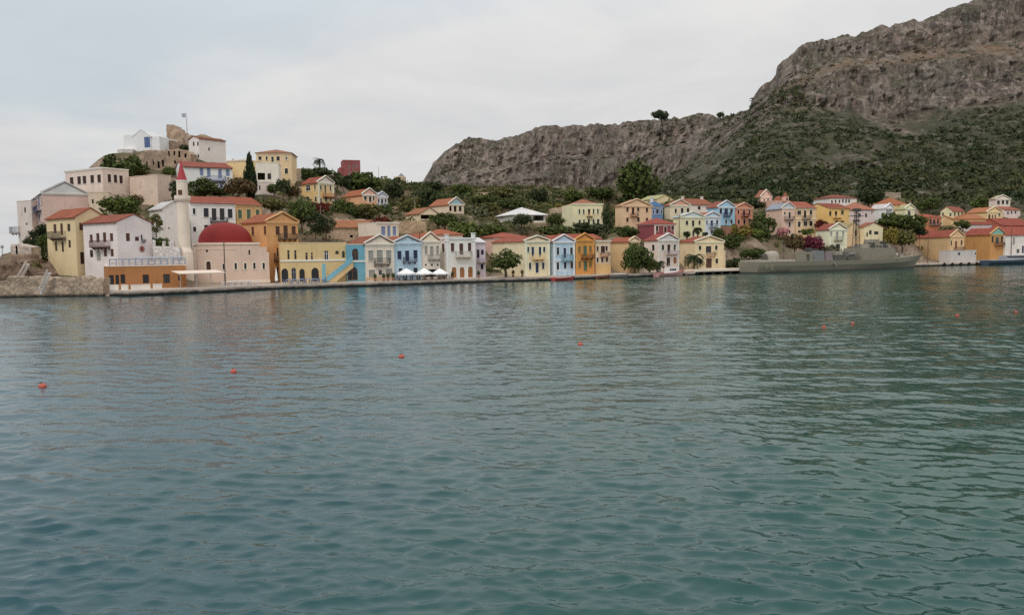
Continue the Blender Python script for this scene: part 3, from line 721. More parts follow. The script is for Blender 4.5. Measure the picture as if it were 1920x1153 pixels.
h('small pale blue gabled house tucked behind the peach house', 707, 727, 388, 370, ya=361, dl=226, dr=228, D=8, col=(196, 206, 216), rc=(150, 160, 168), ped=(176, 190, 204), trim=(214, 216, 216), win='710 376.5 3 6 w K;716.5 378 4 9 d K;723 376.5 3 6 w K')
h('stone house with turquoise pediment over three dark arched openings', 842, 870, 401, 384, ya=372, dl=213, dr=216, xs=806, col=(216, 200, 170), rc=(192, 112, 86), ped=(140, 186, 196), trim=(222, 212, 192), win='844.5 391.5 5 10 O;853.5 391.5 5 12 O;863 391.5 5 10 O', dirt=1.)
h('half-ruined low cream house with pale gable and orange roof above the white parasols', 788, 823, 414, 401, ya=390, dl=203, dr=206, xs=761, col=(222, 200, 162), rc=(186, 114, 88), win='801 407 24 8 o', dirt=1.1)
h('long unplastered stone house with a row of dark windows behind the arcaded building', 626, 707, 446, 427, ya=414, dl=176, dr=180, D=8, roof='gs', mat=stonemat((206, 180, 146)), rc=(186, 116, 86), win='659 444 6 7 O D;677.5 441 6 8 w D;690.5 441 6 8 w D;703 441 5 8 w D')
h('small white flat-topped house with three pairs of grey-blue shutters', 707, 748, 452, 418, dl=172, dr=176, D=7, roof='flat', col=(222, 208, 186), win='718.5 433 8 17 s b;729 433.5 6 20 s b;739.5 433 7 17 s b', trim=(226, 214, 196))
h('low white shed with broad tent-shaped white roof among the bushes', 962, 1023, 416, 404, ya=390, dl=214, dr=218, roof='hip', D=10, col=(226, 218, 206), rc=(226, 220, 212), win='1010 409 19 10 o', ov=.6, sdw=(416.5, (206, 190, 150)))
h('tiny cream wall ruin with gaping openings below the grey cliff', 898, 920, 371, 362, dl=292, D=3, roof='flat', col=(214, 194, 152), win='903 366 3 6 o;910 367 3 7 o;916 366 3 6 o', name='ruined_house', cat='ruin', dirt=1.2)
h('square cream house with five upper and five lower dark windows, alone above the bay', 1074, 1130, 428, 383, ya=375, dl=222, dr=224, D=10, roof='hip', col=(232, 214, 166), rc=(184, 112, 92), trim=(238, 224, 184), fov=-.8,
  win='1086.5 397 3 9 w D;1094.5 397 3 9 w D;1104.5 398 4.5 12 d D;1113 396.5 3 9 w D;1121 396.5 3 9 w D;1087 416.5 3.5 9 w D;1095 416 3 9 w D;1104 416.5 4 11 d D;1113 416.5 3.5 10 w D;1121.5 416 4.5 10 w D', bal=[(1099, 1110, 404.5, 400, 'y', (220, 198, 160))])
# ---- slope in the middle right
h('beige gabled house with plain facade and small balcony beside the blue-roofed house', 1166, 1222, 427, 387, ya=375, dl=219, dr=224, xs=1155, col=(218, 184, 140), rc=(196, 140, 106), trim=(220, 186, 144),
  win='1176.5 393 4.5 8 w D;1187 396 5 13 d D;1196.5 392.5 4.5 8 w D;1213 394 4.5 8 w D;1176.5 412 4.5 8 w D;1197 411.5 4.5 8 w D;1213 411.5 4 6 w D', bal=[(1181, 1194, 405, 400, 'D', (190, 140, 100))])
h('bright blue house with blue hipped roof and white chimney', 1221, 1243, 412, 388, ya=379, dl=236, dr=238, xs=1212, roof='hip', col=(96, 136, 182), rc=(70, 116, 162), trim=(206, 212, 222), win='1232.5 396.5 5 9 w N;1225 398 3 8 w U;1240 397 3 8 w U', chim=[(.3, .5, 1.2)])
h('plain pale yellow gable end above the bright blue house', 1232, 1262, 384, 374, ya=366, dl=264, dr=268, D=8, col=(224, 204, 150), rc=(206, 190, 150))
h('peach house with broad pediment and long red-roofed white wing', 1257, 1294, 409, 386, ya=376, dl=238, dr=241, xs=1248, col=(232, 206, 166), rc=(176, 96, 78), trim=(238, 222, 196), ped=(214, 158, 128), win='1267 395.5 4 8 w D;1279 395 5 9 w D;1290 394.5 5 8 w D')
h('long white single-storey wing with dark red roof behind the peach house', 1293, 1338, 408, 384, ya=374, dl=243, dr=247, D=9, roof='gs', col=(226, 212, 196), rc=(172, 98, 80), win='1311 390 5 7 w D;1325 390 4 6 w W', chim=[(.1, .5, .8), (.9, .5, .8)])
h('sky-blue two-storey house with balcony and white-trimmed pediment', 1346, 1378, 423, 389, ya=378, dl=231, dr=234, xs=1326, col=(142, 194, 220), rc=(166, 90, 80), trim=(206, 222, 232), ped=(150, 200, 224), win='1351.5 396 5 10 w N;1361.5 397.5 7 13 d N;1371.5 395.5 5 9 w N;1361.5 416 3.5 8 w N;1371.5 416 4 8 w N', bal=[(1355, 1368, 404, 399, 'N', (120, 140, 170))])
h('salmon-orange house with pediment at the right end of its terrace', 1380, 1411, 436, 391, ya=382, dl=236, dr=240, D=8, col=(208, 136, 100), rc=(178, 104, 82), trim=(222, 172, 138), win='1384.5 398 3.5 7 w D;1395 400 5 11 d D;1405.5 397.5 3.5 8 w D;1385 416 4 8 w D;1395.5 416 4 10 w D;1405.5 414 4 8 w D', bal=[(1389, 1402, 405, 400, 'D', (180, 110, 84))])
h('pale cream-green house with light blue gable, palm fronds before its windows', 1276, 1322, 445, 408, ya=399, dl=211, dr=215, xs=1268, col=(226, 216, 166), rc=(170, 190, 196), trim=(232, 224, 186), ped=(190, 208, 212), win='1288 418 5 8 w D;1299.5 419 4.5 11 w D;1311.5 417.5 4 8 w D;1286 439 5 8 w K;1300 438 4 10 w K')
h('small white-and-pale-blue house with triangular light blue pediment and teal balcony', 1322, 1351, 442, 407, ya=399, dl=215, dr=218, D=8, col=(200, 214, 226), rc=(176, 96, 84), trim=(226, 230, 232), ped=(166, 206, 222), win='1325.5 417 3 8 w N;1334.5 420 5 13 d N;1344.5 417 4 9 w N;1334.5 435 4 8 w N', bal=[(1328, 1342, 425, 419, 'T', (180, 190, 196))])
h('burgundy house with white trim and red hipped roof', 1227, 1266, 446, 421, ya=410, dl=203, dr=206, xs=1195, roof='hip', col=(142, 66, 74), rc=(180, 84, 80), trim=(228, 204, 190), win='1232 429 4.5 10 w D;1247.5 431 5 11 d D;1261 427.5 5 9 w D', pil=True, dirt=.3)
h('peach church with pointed gable front below the wooded slope', 1426, 1447, 388, 370, ya=357, dl=302, dr=305, xs=1422, col=(220, 184, 160), rc=(178, 110, 92), trim=(230, 206, 186), win='1433 377 2.5 8 W D;1440 376 2.5 8 W D', name='church', cat='church')
h('two-storey ochre and beige house with red roof and white balcony band, above the pink blossom', 1491, 1530, 445, 390, ya=379, dl=243, dr=247, D=9, roof='gs', col=(222, 190, 136), rc=(184, 94, 78), trim=(232, 218, 196), win='1498.5 399 7.5 8 w D;1509.5 402 5 14 d D;1520.5 398.5 5 9 w D;1498.5 420.5 5.5 10 w D;1510 419.5 7 9 w D;1520.5 419 6 9 w D;1498.5 434.5 5 5 w R', bal=[(1503, 1518, 410, 405, 'K')], belt=410.5)
h('narrow beige house with pale blue gable joined to the ochre red-roofed house', 1466, 1490, 444, 391, ya=381, dl=241, dr=242, D=9, col=(216, 184, 158), rc=(150, 160, 170), ped=(176, 190, 200), trim=(222, 208, 190), win='1471.5 400 3.5 5 w E;1480.5 404 4 12 d K;1480.5 421 4 9 w K;1480.5 435 3.5 5 w R', bal=[(1470, 1487, 411, 406, 'K')])
h('mustard yellow house with dark red roof over three windows', 1553, 1592, 432, 391, ya=381, dl=253, dr=257, D=9, roof='gs', xs=1603, col=(222, 184, 92), rc=(164, 80, 68), win='1556.8 400.5 4.5 9 w D;1567.5 401.5 5 11 d D;1579.5 398.5 5.5 9 w E;1568.5 417 5 6 w D;1579.5 417 7 6 w D', bal=[(1561, 1576, 408, 404, 'y', (222, 190, 120))], trim=(228, 196, 120))
h('long white upper house with a row of dark windows, topmost below the scrub', 1556, 1606, 390, 372, ya=366, dl=281, dr=284, D=9, roof='hip', col=(226, 216, 206), rc=(160, 84, 72), win='1560 378.5 3 6 w D;1567 378 3 6 w D;1574 378 3 6 w D;1580.5 377 3 7 W D;1586.5 377 3 7 W D;1592 377 3 7 W D')
h('pale yellow gabled house with grey shutters above the warship deck', 1555, 1588, 472, 431, ya=420, dl=236, dr=239, xs=1529, col=(236, 224, 184), rc=(172, 84, 76), trim=(240, 230, 200), win='1558.5 438.5 4 8 s g;1569.5 442.5 5 15 s g;1581 438 4 8 s g;1571 462 8 8 w K;1560 461.5 4 7 W O', bal=[(1563, 1578, 450, 443, 'g')])
h('bare beige gabled house right of the pale yellow gabled one', 1588, 1614, 460, 427, ya=417, dl=243, dr=246, D=9, col=(212, 182, 134), rc=(190, 160, 124), win='1604.5 437 3.5 12 w E')
h('cream house with small red roof behind the warship bridge', 1620, 1655, 462, 426, ya=418, dl=244, dr=247, D=9, xs=1612, col=(228, 208, 160), rc=(176, 100, 80), win='1632 436 5 8 w K;1643 437 8 6 w K;1626 440 3 8 w D')
h('pale pink house with faded red hipped roof behind the mustard house', 1606, 1640, 428, 394, ya=380, dl=263, dr=267, D=9, roof='hip', col=(220, 204, 198), rc=(196, 120, 104), win='1612 404 4 7 w K;1624 404 4 7 w K;1635 399 2 6 w K')
h('white house with tall narrow gable windows and long white side wall', 1660, 1675, 416, 391, ya=383, dl=268, dr=270, xs=1632, col=(228, 222, 216), rc=(206, 200, 192), trim=(238, 234, 228), win='1663.2 395 2.5 11 W K;1666.8 396 2.5 14 W K;1670.5 395 2.5 11 W K;1664 410 4 6 w K;1671 410 4 6 w K')
h('yellow house with orange tiled roof tucked above the white gabled house', 1672, 1702, 414, 385, ya=372, dl=277, dr=280, D=9, roof='hip', col=(218, 182, 112), rc=(190, 110, 78), win='1676 397 2.5 5 w D;1688 408 6 5 w R')
h('cream gabled house with arched window, rightmost of the white and yellow trio', 1697, 1715, 413, 392, ya=384, dl=274, dr=276, D=9, col=(230, 214, 168), rc=(200, 186, 150), trim=(236, 224, 190), win='1704.5 400 6 10 W g')
h('terracotta orange house with red flat roof and dark balcony grille', 1737, 1765, 433, 408, ya=402, dl=281, dr=284, D=9, roof='hip', col=(206, 122, 74), rc=(190, 94, 76), trim=(216, 150, 110), win='1745 416 4 10 w K;1751.5 417 5 10 w D;1758.5 415 4 9 w K', bal=[(1741, 1762, 421, 417, 'K')])
h('pale yellow-green house with gabled front and three narrow side windows', 1763, 1785, 424, 396, ya=388, dl=290, dr=287, xs=1808, roof='gf', col=(226, 216, 162), rc=(176, 92, 80), win='1768 402 4 6 w g;1782 403 4 7 w g', sw='1790.5 402 3 8 w g;1797.5 402 3 8 w g;1804 402 3 8 w g')
h('long yellow house with orange roof and small pediment on the far right slope', 1850, 1879, 413, 398, ya=389, dl=298, dr=301, xs=1812, col=(222, 196, 130), rc=(206, 124, 92), trim=(232, 214, 170), win='1855 406.5 4 8 w D;1861 406.5 2.5 7 w D;1866 406.5 2.5 7 w D;1874 403 4 6 w g')
h('low yellow annex with broad orange roof stepping down below the long yellow house', 1783, 1848, 424, 411, ya=402, dl=286, dr=291, D=9, roof='gs', col=(216, 184, 116), rc=(200, 122, 88))
h('square white tower house with low pediment and three square windows', 1866, 1894, 391, 374, ya=367, dl=312, dr=314, D=9, xs=1862, col=(222, 206, 190), rc=(190, 160, 140), trim=(230, 216, 200), win='1872 380 5.5 7 w D;1880.5 379.5 5 7 w D;1888.5 379.5 5 7 w D')
h('low pink-white house with red roof right of the white tower house', 1884, 1913, 405, 394, ya=388, dl=302, dr=305, D=9, roof='gs', col=(226, 204, 194), rc=(182, 100, 86), win='1890 400 3 5 w D;1897 399 3 5 w D;1904 398.5 3 5 w D')
h('dull red-roofed brown house behind the ochre house with turquoise arch', 1878, 1935, 436, 423, ya=410, dl=290, dr=296, D=10, roof='gs', col=(180, 96, 68), rc=(172, 80, 72), win='1909 428 6 5 w D')
h('wide dark red roof over pale grey house beyond the ochre house', 1806, 1860, 434, 421, ya=414, dl=284, dr=288, D=9, roof='gs', col=(196, 188, 184), rc=(168, 78, 68))
# ---- waterfront, left to right
h('yellow three-storey house with red roof and dark balcony above the sea wall', 92, 146, 515, 409, dl=144, dr=138, xs=204, ya=391, roof='gs', col=(216, 196, 144), rc=(178, 92, 70), zb=2.9,
  win='103 429 5.5 17 d B;115.5 430 5 22 d B;129 427 5.5 14 w B;105 462 4.5 18 w E;117.5 462.5 4 20 w B;130.5 457.5 4.5 14 w B', sw='152.5 425 7.5 14 s B;154.5 484 7.5 22 d D', bal=[(99, 124, 445.5, 434, 'K', (120, 104, 92))], dirt=.4)
WH = h('white three-storey house with red roof, brown shutters and curved brown balcony', 160, 223, 515, 418, dl=138, dr=133, xs=288, ya=403, roof='gs', col=(218, 210, 206), rc=(168, 88, 76), zb=2.4,
  win='171 447.5 5.5 15 s B;183.5 446 6 17 d B;196 445 6 18 d B;209 445 6 15 s B;171.5 475.5 6 14 w B;185 479 8 20 D g;197.5 474 6 14 s B;210 474 6 14 s B', sw='240 445 7.5 15 s B;257 448 7.5 8 w R', bal=[(177, 207, 462.5, 451, 'B', (110, 84, 80))], dirt=.4)
h('low orange restaurant with blue and white roof railing and dark windows', 204, 350, 541, 499, dl=128, dr=134, D=8, roof='flat', col=(168, 112, 50), cap=(222, 204, 180), zb=.85, rc=(186, 178, 166),
  win='209 525 9 18 w D;220 524.5 6.5 18 w D;230.5 523 8.5 17 w D;273.5 523 11.5 16 w D;312.5 522.5 12.5 17 d K;336.5 521.5 5 9 w R', name='restaurant', cat='restaurant', dirt=.6)
h('large white house with red roof and black windows behind the red dome', 360, 444, 470, 382, ya=368, dl=158, dr=163, D=10, roof='gs', col=(226, 220, 214), rc=(172, 84, 68), xs=330,
  win='364 396.5 5 11 w K;386.5 399 9.5 17 w K;401.5 402.5 9 23 d K;416.5 402 9 22 d K;431.5 400.5 9 17 w K;365 430 5.5 9 w K;387 427 8 10 w K', bal=[(394, 425, 415.5, 408, 'K', (90, 84, 82))], trim=(232, 226, 218), dirt=.3)
h('blank white gabled annex wall between the minaret and the stepped garden wall', 308, 352, 472, 392, ya=378, dl=152, dr=155, D=7, roof='gf', col=(224, 218, 210), rc=(206, 200, 192), win='317 428 3 3 o')
h('yellow-ochre house with green shutters and red roof behind the large white house', 445, 492, 440, 385, ya=371, dl=167, dr=171, D=9, roof='gs', col=(216, 172, 96), rc=(176, 88, 68), trim=(228, 200, 150), win='450 401.5 7.5 16 s G;466.5 403 7.5 20 s G;483 401 7 15 s G')
h('tall ochre house with red roof, brown shutters and two dark balconies beside the mosque', 504, 562, 527, 417, ya=401, dl=150, dr=155, xs=456, col=(204, 152, 84), rc=(178, 96, 70), trim=(214, 166, 98), zb=1.2,
  win='520.5 432.5 8 16 s B;535.5 435 8.5 24 s B;550.5 432 8 16 s B;523 473 8.5 17 d D;520 512 5 22 d D', sw='474 433 5 16 s B;497 432 5 16 s B', bal=[(521, 554, 447.5, 438, 'K', (96, 78, 66)), (513, 531, 487, 475, 'K', (90, 72, 60))], dirt=.4)
h('long yellow building with arcade of pointed arches and arched upper windows', 527, 651, 531, 456, dl=147, dr=151, D=9, roof='flat', col=(208, 182, 118), zb=1.0, cap=(226, 206, 156), rc=(196, 176, 140),
  win='541 478 5 18 W y;554 478 5 18 W y;575 481 5 15 W y;585 480.5 4 14 W y;612 479 8.5 19 W W;632 473.5 7 7 W E;644 477 5.5 13 W E;534 517 13 27 P D;566.5 517 10 26 P D;591 517 14 30 P D;551 515 9 26 P S', belt=488.5, name='arcaded_building', cat='building', dirt=.6)
h('turquoise narrow building with pointed arch window and open lower arch', 651, 687, 532, 459, dl=150.5, dr=152, D=8, roof='flat', col=(92, 164, 184), cap=(226, 220, 206), zb=1.0, win='666 477 12 22 P O;658 515 26 30 P O', belt=490, dirt=.5)
h('cream gabled house with grey-green shutters and lattice ground-floor doors', 687, 740, 532, 458, ya=443, sb=4.2, D=10, col=(216, 206, 184), rc=(166, 92, 74), trim=(224, 216, 198), zb=.9,
  win='695.5 480 10 20 s g;712 481 11.5 24 s g;729 479.5 10 20 s g;697.5 516 12 20 s g;713 511 7 10 w g;729.5 515 12 22 s g', bal=[(701, 729, 495, 484, 'K', (120, 112, 104))], sdw=(519, (196, 170, 128)))
h('light blue gabled house with navy shutters and dark balcony behind the parasols', 740, 791, 530, 456, ya=444, sb=4.8, D=11, col=(166, 202, 216), rc=(178, 92, 68), trim=(184, 212, 222), zb=.9, win='749 478.5 8 16 s N;763.5 480 8 20 d N;779 477 8 16 s N;751 508 7 10 w N;779 507 8 10 w N', bal=[(755, 779, 490.5, 482, 'N', (90, 88, 100))])
h('narrow cream house with small pediment and three round portholes', 791, 826, 528, 453, ya=438, sb=5.2, D=11, col=(214, 206, 188), rc=(186, 98, 70), trim=(222, 212, 190), ped=(222, 208, 178), zb=.9, win='799 469 5.5 16 s g;809.5 472 7 20 s g;820.5 469 5.5 16 s g;798.5 496.5 3.5 4 O;810 496.5 3.5 4 O;821 496.5 3.5 4 O;809 512 20 14 o', bal=[(802, 824, 485.5, 477, 'g', (150, 150, 138))])
h('white house with parapet, stone balcony and three brown arched doors', 838, 892, 526, 447, sb=5.4, xs=824, roof='flat', col=(224, 218, 208), cap=(230, 224, 214), zb=.9, chim=[(.03, .05, 1.1), (.95, .05, 1.4)], trim=(232, 226, 218), win='848.5 464 6.5 16 s B;865 467 7.5 21 d B;880.5 463.5 6.5 16 s B;851.5 513 9 24 D O;866.5 513 9 24 D O;882 512 9 24 D O', sw='831 465 5 16 s B', bal=[(853, 882, 481, 471, 'g', (206, 196, 180))], pil=True, dirt=.4)
h('lavender-white narrow annex with sloping top attached to the white parapet house', 893, 911, 524, 455, ya=447, sb=7.5, D=8, roof='gs', col=(200, 190, 200), rc=(214, 208, 206), zb=.9, win='896.5 476 5 16 w D;904.5 473 5 9 w N;904 500 5 10 w N', bal=[(895, 909, 491, 486, 'S')])
h('red hipped roof house just behind the white parapet house', 812, 868, 470, 441, ya=431, dl=174, dr=177, D=10, roof='hip', col=(214, 196, 170), rc=(192, 102, 74), fov=.3)
h('deep cream house with blue-shuttered facade and beige side wall, pale stone quoins', 985, 1031, 522, 453, ya=444.5, sb=5, xs=924, col=(226, 208, 164), rc=(178, 90, 76), trim=(236, 224, 190), pil=True, zb=.9,
  win='990.5 468 4 10 w U;999 472 5 18 d N;1012.5 472 5 18 d N;1020.5 468 4.5 10 w U;994 499 4.5 13 w U;1007 502 6 19 d N;1018.5 498.5 4.5 13 w U', bal=[(998, 1018, 485.5, 478, 'y', (206, 176, 116))])
h('red-roofed pink-edged house behind the tree and the deep cream house', 925, 992, 470, 446, ya=437, dl=182, dr=186, D=9, roof='hip', col=(214, 176, 158), rc=(186, 92, 78), trim=(224, 190, 172))
h('light blue house with white pediment, white trim and teal balcony', 1038, 1078, 521, 454, ya=442.5, sb=5, xs=1031, col=(168, 204, 224), rc=(172, 88, 76), trim=(226, 228, 228), ped=(168, 198, 218), pil=True, zb=.9, belt=488, win='1046 471 5 14 w K;1059 474.5 5.5 19 d N;1071.5 470.5 5 13 w K;1046 499 5 14 w K;1059.5 497.5 5 12 w N;1072 497 5 13 w K', bal=[(1052, 1071, 487.5, 477, 'T', (120, 176, 196))])
h('deep orange-yellow house with green shutters and dark balcony on the quay', 1080, 1114, 519, 451, ya=440, sb=5, D=14, col=(210, 144, 34), rc=(184, 90, 74), trim=(214, 152, 46), pil=True, zb=.9, win='1086.5 468 5 12 s E;1097 470 7 18 s G;1107 467 5 12 s E;1087 496 5 13 s E;1097.5 498.5 7 19 d G;1107 495 5 12 s E', bal=[(1089, 1110, 483.5, 477, 'D', (120, 76, 40))])
h('pinkish cream house with row of three arched lower windows and yellow base', 1117, 1145, 512, 452, sb=5.5, D=10, roof='flat', col=(228, 196, 158), cap=(230, 204, 176), trim=(232, 206, 180), zb=.9, sdw=(495, (216, 176, 104)), win='1120.5 466.5 4 9 w D;1130.5 468 8 13 d D;1137.5 466 4 9 w D;1120.5 487.5 4 9 w D;1129 487.5 4 9 w D;1138 486.5 4 9 w D', bal=[(1124, 1139, 479, 474, 'B', (206, 160, 120))])
h('red tiled roof house rising behind the orange-yellow house', 1062, 1128, 460, 448, ya=440, dl=186, dr=190, D=8, roof='gs', col=(206, 176, 146), rc=(180, 92, 78))
h('beige house with small stepped gable and long red-roofed side behind the waterfront tree', 1181, 1199, 508, 453, ya=446, sb=6.5, xs=1146, col=(208, 178, 122), rc=(184, 96, 76), trim=(222, 200, 158), ped=(222, 200, 160), zb=.9, win='1190 470 5 9 w D')
h('grey-white house with pale grey pediment and red roof behind the moored motorboat', 1234, 1273, 504, 451, ya=440, sb=6, xs=1208, col=(214, 200, 186), rc=(172, 82, 74), trim=(228, 218, 206), ped=(200, 202, 200), pil=True, zb=1.,
  win='1243 464 5 10 w D;1254 467 6 17 d D;1265 464 4.5 11 w G;1253 491 7 16 d D;1265.5 488 6 12 D O', sw='1225 464.5 5 11 w D', bal=[(1247, 1269, 475.5, 470, 'S', (206, 196, 186))])
h('butter yellow house with white-edged gable and brown double doors at the quay end', 1303, 1357, 506, 454, ya=444.5, sb=6.5, xs=1274, col=(228, 200, 150), rc=(176, 86, 72), trim=(238, 218, 180), zb=1.1, wing=[(1356, 1362, 470)],
  win='1312.5 465 5 8 w D;1328.5 467.5 10.5 12 w B;1343 464.5 5 8 w D;1313.5 490 6 9 w D;1329 493.5 11 18 d B;1344 489.5 5 9 w D', bal=[(1324, 1339, 479, 473, 'D', (206, 176, 140))])
h('long yellow house with red roof, blank side wall and dark pole before it', 1781, 1807, 493, 444, ya=432, sb=7.5, xs=1709, col=(212, 178, 120), rc=(176, 84, 74), trim=(222, 190, 134), zb=1.1, win='1783.3 456 3.5 9 w K;1792.5 459 4 14 d R;1803 455 3.5 9 w K', bal=[(1788, 1805, 468.5, 463, 'K', (150, 100, 70))])
h('ochre orange house with turquoise arched gable ornament and red roof', 1856, 1884, 486, 440, ya=428, sb=10, xs=1806, col=(192, 140, 62), rc=(176, 82, 72), trim=(202, 158, 90), ped=(110, 176, 160), zb=1.1, win='1861 449 4 12 w K;1870 451 7 12 w S;1878.5 449 4 11 w K', bal=[(1864, 1880, 459, 454, 'D', (170, 110, 60))])
h('white house with red roof and brown pole at the right edge of the quay', 1884, 1945, 484, 441, ya=426, sb=9, D=10, roof='gs', col=(222, 216, 206), rc=(180, 84, 74), zb=1.1, win='1901 452 4.5 14 s g;1909 471 5 8 w S;1918 468 4 14 w U')
h('low white flat quayside hut with single small window, by the yellow house', 1781, 1830, 493, 470, sb=3.0, D=4, roof='flat', col=(190, 187, 182), zb=1.0, win='1798.5 476 4 5 w K;1829 475.5 2.5 4 w K', name='quay_hut', cat='hut')
# ================================================================ castle and old walls (rough masonry with real thickness)
def masonry(name, label, cat, prof, d, thick, rgb, rough=.25, ops=(), base=4, seed=1, sc=1.4):
    """ragged wall: silhouette points (px) on a plane at depth d, filled column by column, given thickness and worn faces."""
    xs = np.arange(prof[0][0], prof[-1][0] + .01, .9)
    yt = np.interp(xs, [p[0] for p in prof], [p[1] for p in prof]); yb = np.interp(xs, [p[0] for p in prof], [p[2] for p in prof])
    nz = 22; V = []; F = []
    O = P(xs[0], yb[0], d); CTRL.append(P(xs[0], yb[0], d).to_tuple()); CTRL.append(P(xs[-1], yb[-1], d).to_tuple()); CTRL.append(P(float(xs[len(xs) // 2]), float(yb[len(xs) // 2]), d + thick / 2).to_tuple())
    n = len(xs); keep = np.ones((n - 1, nz), bool)
    for side in (0, 1):
        for i in range(n):
            a, b = P(xs[i], yb[i], d), P(xs[i], yt[i], d)
            for j in range(nz + 1):
                t = j / nz; z = (a.z - base) * (1 - t) + b.z * t
                jx, jy = vnoise(a.x * 1.5, z * 1.6, side * 9 + seed), fbm(a.x * .5 + 50, z * .6, side * 7 + seed, 5, g=.62) * 1.1
                top = (vnoise(a.x * 1.7, 0, seed + 3.3) * rough * 1.0 + vnoise(a.x * .6, 0, seed + 8.3) * rough * 1.6) if j == nz else 0
                V.append((a.x + (b.x - a.x) * t + float(jx) * .1 - O.x, (0 if side == 0 else thick) + float(jy) * rough, z + float(top) - O.z))
    q = (nz + 1); N1 = n * q
    for i in range(n - 1):
        for j in range(nz):
            zc = j + .5; xc = (xs[i] + xs[i + 1]) / 2; ya, yb_ = yb[i], yt[i]
            zz = (P(xc, ya, d).z - base) * (1 - zc / nz) + P(xc, yb_, d).z * zc / nz; yy = proj((P(xc, ya, d).x, d, zz))[1]
            hole = any(abs(xc - o[0]) < o[2] / 2 and abs(yy - o[1]) < o[3] / 2 for o in ops)
            if not hole: F.append((i * q + j, (i + 1) * q + j, (i + 1) * q + j + 1, i * q + j + 1))
            F.append((N1 + i * q + j, N1 + i * q + j + 1, N1 + (i + 1) * q + j + 1, N1 + (i + 1) * q + j))
        F.append((i * q + nz, (i + 1) * q + nz, N1 + (i + 1) * q + nz, N1 + i * q + nz))
    for i in (0, n - 1):
        for j in range(nz): F.append((i * q + j, i * q + j + 1, N1 + i * q + j + 1, N1 + i * q + j))
    me = np_mesh(name, V, F)
    o = link(name, me, stonemat(rgb, scale=sc)); o.location = O; FOOT.append((O, Vector((1, 0, 0)), Vector((0, 1, 0)), (P(xs[-1], yb[-1], d) - O).length, thick))
    return tag(o, label, cat, kind='thing')
masonry('castle_ruin', 'broken brown castle ruin with tall left tower stump on the summit', 'castle ruin',
        [(311.5, 233, 292), (324, 233, 292), (325, 238, 292), (330, 239, 292), (331, 244, 292), (339, 245, 292), (340, 250, 292), (349, 251, 291), (350, 253, 291), (360, 253, 290), (372, 253, 290), (383, 254, 290), (388, 262, 290)], 224, 6, (178, 154, 126), .16, seed=1, sc=.75)
masonry('castle_wall', 'lower brown castle wall in front of the tower stump', 'castle ruin', [(306, 266, 297), (310, 263, 297), (326, 264, 297), (336, 268, 297), (350, 270, 297), (358, 276, 297)], 217, 3, (150, 128, 104), .16, seed=2, sc=.75)
masonry('rampart', 'old stone rampart with four slit openings below the white summit church', 'wall', [(270, 283, 320), (290, 281, 320), (307, 282, 320), (313, 297, 320)], 207, 4, (174, 152, 126), .13,
        ops=[(275, 307, 3, 6), (287.5, 306, 3.4, 9), (297, 309, 3.4, 14), (305, 307, 4, 14)], seed=3)
masonry('rampart', 'stone rampart with arched openings between the castle ruin and its red-roofed neighbour', 'wall', [(310, 281, 318), (334, 280, 316), (350, 283, 312), (358, 290, 310)], 204, 4, (180, 156, 126), .13,
        ops=[(316.5, 288, 3, 10), (326.5, 289, 3, 9), (336, 290, 3, 12), (347, 292, 3, 7), (328, 305, 4, 5)], seed=4)
masonry('terrace_wall', 'white terrace ledge jutting out left of the summit church', 'wall', [(220, 281, 287), (232, 279, 287), (249, 279.5, 286)], 212, 5, (220, 214, 206), .06, base=1.2, seed=5)
masonry('garden_wall', 'stone garden wall on the slope right of the half-ruined cream house', 'wall', [(735, 414, 434), (760, 412, 434), (785, 415, 436), (800, 420, 438)], 192, 1.2, (190, 164, 124), .2, seed=6)
masonry('garden_wall', 'stone wall below the bright yellow house with brown balcony', 'wall', [(545, 373, 386), (556, 352, 386), (566, 352, 388)], 213, 1., (196, 176, 140), .2, seed=7)
masonry('garden_wall', 'long pale wall on the slope above the long unplastered stone house', 'wall', [(622, 412, 420), (650, 411, 420), (686, 412, 420)], 187, .8, (204, 190, 166), .1, seed=8)
masonry('garden_wall', 'white stepped garden wall between the white house and the minaret', 'wall', [(286, 450, 500), (289, 450, 500), (289.2, 462, 500), (304, 462, 500), (304.2, 452, 500), (308, 452, 500), (308.2, 462, 500), (320, 462, 500), (320.2, 452, 500), (325, 452, 500), (325.2, 463, 500), (338, 464, 500)],
        137.5, .6, (220, 212, 204), .03, base=2, seed=9)
masonry('garden_wall', 'brown terrace wall among shrubs beside the warship stern', 'wall', [(1360, 468, 477), (1385, 463, 475), (1412, 462, 474), (1432, 468, 476)], 222, 1., (150, 128, 100), .2, seed=10)
masonry('sea_wall', 'rough brown stone sea wall below the yellow three-storey house', 'wall', [(-60, 530, 560), (12, 527, 560), (16, 519, 560), (60, 517, 560), (92, 521, 560), (140, 520, 560), (194, 521, 560)], 124.5, 2.2, (180, 160, 134), .16, base=.8, seed=11)
masonry('rock_outcrop', 'jagged brown rock outcrop at the far tip of the headland', 'rock', [(-70, 520, 545), (-20, 502, 545), (2, 492, 545), (20, 488, 545), (48, 487, 545), (52, 494, 545), (66, 514, 545)], 132, 7, (140, 118, 96), .75, seed=12)
masonry('ruined_wall', 'stub of pale masonry wall with doorway slit at the tip of the headland', 'wall', [(20, 459, 492), (34, 457, 492), (50, 460, 492), (58, 464, 494)], 140, 3, (206, 192, 174), .06, ops=[(31, 475, 3.5, 28)], seed=13)
masonry('garden_wall', 'short brown terrace wall under the peach single-storey house', 'wall', [(716, 392, 402), (740, 388, 400), (762, 390, 401)], 226, .8, (176, 146, 116), .12, seed=14)
